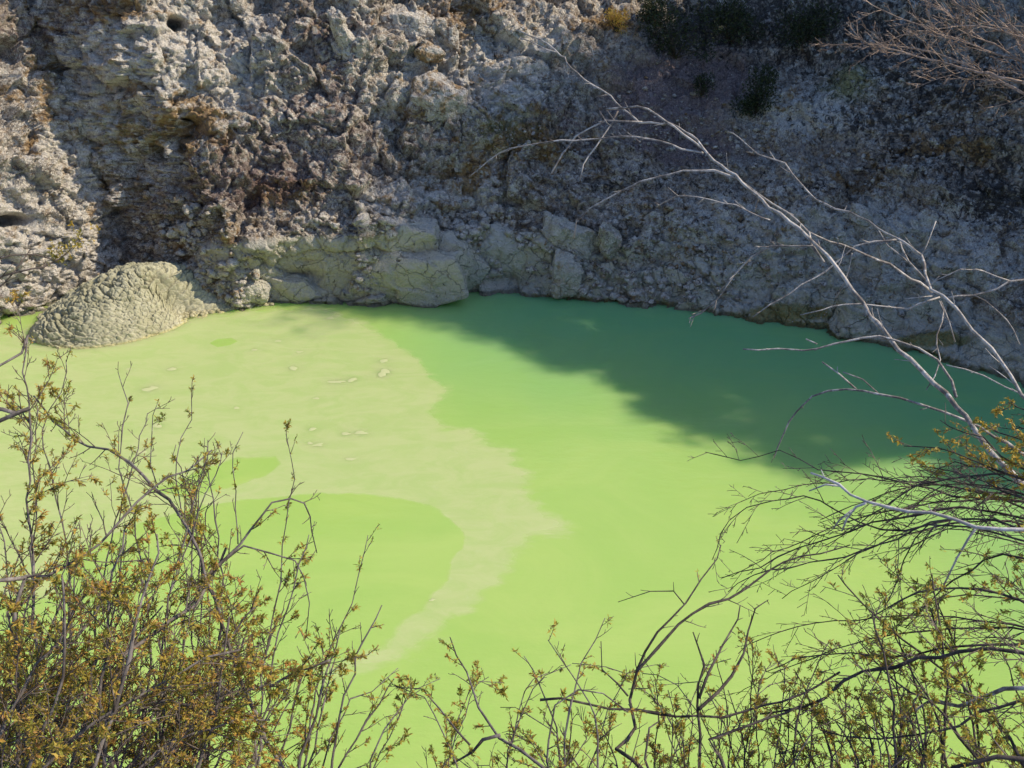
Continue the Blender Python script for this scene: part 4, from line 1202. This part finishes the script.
for i in range(10):
    y0 = S.rng.uniform(470, 640); x1 = S.rng.uniform(720, 900); y1 = y0 + S.rng.uniform(0, 90) - 20
    d0 = S.rng.uniform(2.9, 3.5)
    p, r = S.bough([(1100, y0 + 30), (1010, y0), ((1010 + x1) / 2, (y0 + y1) / 2 - 16), (x1 + 30, y1 - 4), (x1, y1 + 14)], (d0, d0 + .3), .0035, .0011)
    S.twigs(p, r, 1, .17, .035, .1, V(-.15, 0, -.3), leafy=.0, zig=.06)
for px in [[(1110, 520), (1024, 480), (975, 462), (940, 448), (904, 446)], [(1110, 500), (1024, 470), (985, 440), (950, 425), (940, 420)], [(1110, 490), (1024, 440), (1000, 430), (985, 425)],
           [(1110, 510), (1024, 500), (985, 480), (950, 470), (920, 466)], [(1110, 470), (1040, 432), (1012, 430)], [(1110, 440), (1030, 412), (1008, 402)], [(1110, 500), (1030, 490), (990, 470), (966, 448)]]:
    p, r = S.stem(px, (2.9, 3.1), .004, .0012)
    S.twigs(p, r, 1, .11, .026, .3, V(-.1, 0, .2), leafy=1.1)
S.done()
# ---- dead tree with long bleached branches
S = Plant('dead_tree', (3.3, 3.0), 'leafless dead tree whose long bleached branches arch across the rock wall', 'tree', 7, M_DEAD, M_DEAD)
A = [(1200, 700), (1100, 580), (1024, 488), (990, 452), (965, 418), (945, 392), (900, 350), (870, 315), (838, 268), (800, 230), (770, 207), (735, 177), (703, 149), (686, 130), (669, 124), (642, 122), (621, 108), (601, 90), (571, 68), (560, 54), (539, 40), (516, 30)]
dA = [3.0, 3.1, 3.2, 3.3, 3.4, 3.5, 3.65, 3.8, 3.95, 4.1, 4.2, 4.4, 4.6, 4.7, 4.8, 4.9, 5.0, 5.1, 5.2, 5.3, 5.4, 5.5]
p, r = S.stem(A, dA, .0098, .0027, n=8); S.twigs(p, r, 0, .12, .2, .3, V(-.1, 0, .2), leafy=0, rmin=.0018)
C = [(1230, 640), (1120, 500), (1024, 395), (1009, 369), (992, 349), (972, 330), (956, 307), (944, 296), (930, 292), (927, 274), (921, 256), (911, 247), (896, 238), (878, 229), (860, 217), (836, 209), (818, 200), (800, 182), (785, 164), (758, 154), (740, 138), (728, 132)]
p, r = S.stem(C, [3.4, 3.6, 3.8, 4.2, 4.6, 5.0], .0075, .0026, n=8); S.twigs(p, r, 0, .12, .18, .3, V(-.1, 0, .3), leafy=0, rmin=.0018)
def D(px, d, r0, r1, tw=.08, sp=.16, lev=0, trop=V(-.1, 0, .1)):
    p, r = S.bough(px, d, r0 * .95 + .0004, r1 + .0013)
    if tw: S.twigs(p, r, lev, tw, sp, .15, trop, leafy=0, rmin=.0020)
D([(703, 149), (683, 134), (665, 122), (647, 108), (625, 107), (606, 109)], (4.6, 4.9), .005, .003, 0)
D([(618, 111), (603, 137), (584, 164), (580, 180)], (5.0, 5.0), .004, .002, 0)
D([(642, 122), (625, 121), (606, 121), (586, 131), (568, 146), (551, 174)], (4.9, 5.1), .004, .002, .05)
D([(703, 153), (671, 146), (650, 139), (621, 136), (600, 139), (562, 141), (524, 146), (501, 152), (487, 162), (469, 177)], (4.6, 5.2), .0045, .0015, .07)
D([(606, 109), (615, 122), (628, 134), (640, 142)], (5, 4.9), .002, .0012, 0)
D([(600, 112), (607, 122), (622, 136)], (5, 4.95), .002, .0012, 0)
D([(737, 178), (715, 172), (683, 172), (653, 178), (630, 187), (606, 199), (590, 208), (577, 222), (574, 238)], (4.4, 4.8), .005, .0015, .06)
D([(770, 220), (724, 202), (688, 196), (670, 199), (656, 207)], (4.5, 4.9), .003, .001, .10, .07, 0, V(-.3, 0, .4))
D([(556, 52), (545, 50), (530, 42), (520, 38)], (5.3, 5.4), .002, .0015, 0)
D([(899, 239), (875, 241), (857, 247), (842, 257), (827, 271), (791, 292), (770, 304), (753, 317)], (4.7, 4.8), .0045, .001, .06)
D([(852, 253), (845, 280), (836, 298)], (4.75, 4.8), .002, .001, .04)
D([(735, 177), (760, 196), (786, 212), (797, 220), (809, 232), (813, 247), (824, 262)], (4.4, 4.1), .0035, .004, .05)
D([(932, 292), (920, 283), (890, 265), (854, 250), (809, 232)], (4.5, 4.3), .006, .002, .06)
D([(824, 262), (812, 247), (790, 245), (770, 247), (750, 257), (735, 275), (712, 305), (690, 318)], (4.1, 4.4), .0035, .001, .12, .05, 1, V(-.2, 0, -.6))
D([(899, 238), (908, 262), (926, 280), (932, 292)], (4.7, 4.5), .003, .004, .04)
D([(878, 229), (887, 244), (908, 262)], (4.75, 4.65), .002, .003, 0)
D([(921, 256), (932, 232), (936, 221)], (4.6, 4.6), .0025, .0012, .04)
D([(933, 296), (920, 297), (905, 299)], (4.5, 4.5), .002, .001, .03)
D([(940, 297), (920, 303), (908, 308), (875, 305), (845, 304), (820, 309), (800, 315)], (4.5, 4.6), .0035, .001, .05)
D([(939, 301), (943, 311), (938, 334), (936, 346), (941, 360), (935, 377), (926, 390)], (4.4, 4.3), .004, .001, .05, .07)
D([(941, 301), (948, 322), (955, 342)], (4.4, 4.4), .0025, .001, 0)
D([(947, 298), (974, 295), (995, 290), (1010, 281), (1030, 279)], (4.45, 4.4), .004, .003, .05)
D([(1010, 281), (980, 271), (962, 269), (935, 281)], (4.4, 4.5), .003, .001, .07, .05)
D([(974, 295), (998, 310), (1014, 329), (1020, 345)], (4.4, 4.4), .0025, .001, .04)
D([(956, 397), (952, 380), (938, 360), (918, 347), (895, 339), (863, 337), (835, 343), (803, 353), (777, 349), (743, 349)], (3.45, 3.7), .0045, .0012, .04)
D([(817, 344), (806, 339)], (3.65, 3.7), .002, .001, 0)
D([(1100, 500), (1022, 452), (995, 436), (964, 420), (923, 405), (878, 393), (846, 389), (814, 396), (797, 410), (783, 435), (774, 458)], (3.5, 3.5, 3.7, 3.9), .006, .0012, .05, .2)
D([(878, 393), (863, 379), (843, 372)], (3.7, 3.75), .002, .001, 0)
D([(856, 389), (840, 373), (822, 362)], (3.75, 3.8), .0025, .0012, .03)
D([(1110, 430), (1022, 395), (1007, 386), (984, 375), (946, 365)], (3.8, 4.0), .003, .0012, .04)
D([(1120, 690), (1024, 688), (1004, 688), (978, 700), (958, 708), (937, 702), (928, 702)], (2.6, 2.8), .008, .003, .03, .2)
D([(928, 702), (910, 712), (896, 722)], (2.8, 2.8), .004, .0015, .03)
S.done()
# ---- white forked dead branch
S = Plant('dead_branch', (3.0, 2.5), 'bleached white forked dead branch reaching left over the dark drooping twigs', 'branch', 13, M_BLEACH, M_BLEACH)
p, r = S.stem([(1200, 560), (1090, 532), (1024, 529), (977, 526), (929, 513), (866, 503), (840, 486), (811, 473)], (2.8, 2.8, 2.95, 3.15), .008, .0028); S.twigs(p, r, 0, .05, .25, .3, V(-.1, 0, .1), leafy=0, rmin=.0018)
D([(866, 503), (856, 508), (847, 520), (842, 531)], (3.15, 3.2), .004, .0015, .02)
D([(852, 510), (838, 520), (833, 529)], (3.15, 3.2), .003, .001, 0)
D([(840, 486), (826, 484), (809, 491)], (3.25, 3.3), .003, .001, 0)
D([(977, 527), (957, 558), (943, 587)], (3.05, 3.1), .004, .0015, 0)
S.done()
# ---- overhanging dry branches, top right
S = Plant('dry_tree', (6.2, 4.6), 'bare brown brushy branches hanging into the top right corner', 'tree', 8, M_DRY, M_DRY)
S.stem([(1330, 420), (1250, 290), (1170, 190), (1120, 130)], (5.0, 5.0), .03, .013)
for px, dep, r0, ln in [([(1120, 130), (1024, 84), (980, 72), (940, 62), (900, 52), (868, 44), (846, 22)], (5.0, 5.6), .012, .34),
                        ([(1170, 190), (1100, 110), (1024, 62), (985, 40), (960, 25), (940, 8), (925, -20)], (5.0, 5.6), .010, .34),
                        ([(1120, 130), (1024, 92), (990, 76), (950, 58), (910, 48), (870, 44), (820, 45)], (5.0, 5.8), .009, .30),
                        ([(1120, 130), (1080, 80), (1024, 40), (975, 26), (930, 30), (900, 36), (875, 48)], (5.0, 5.6), .008, .30),
                        ([(1170, 190), (1110, 90), (1024, 36), (980, 20), (940, -10)], (5.0, 5.5), .008, .30),
                        ([(1024, 62), (985, 50), (940, 34), (905, 20), (870, 4), (850, -15)], (5.2, 5.6), .006, .28)]:
    p, r = S.bough(px, dep, r0, .0015)
    S.twigs(p, r, 2, ln, .045, .12, V(-.35, 0, .12), ang=(15, 50), leafy=0, zig=.09, rmin=.0014)
S.done()
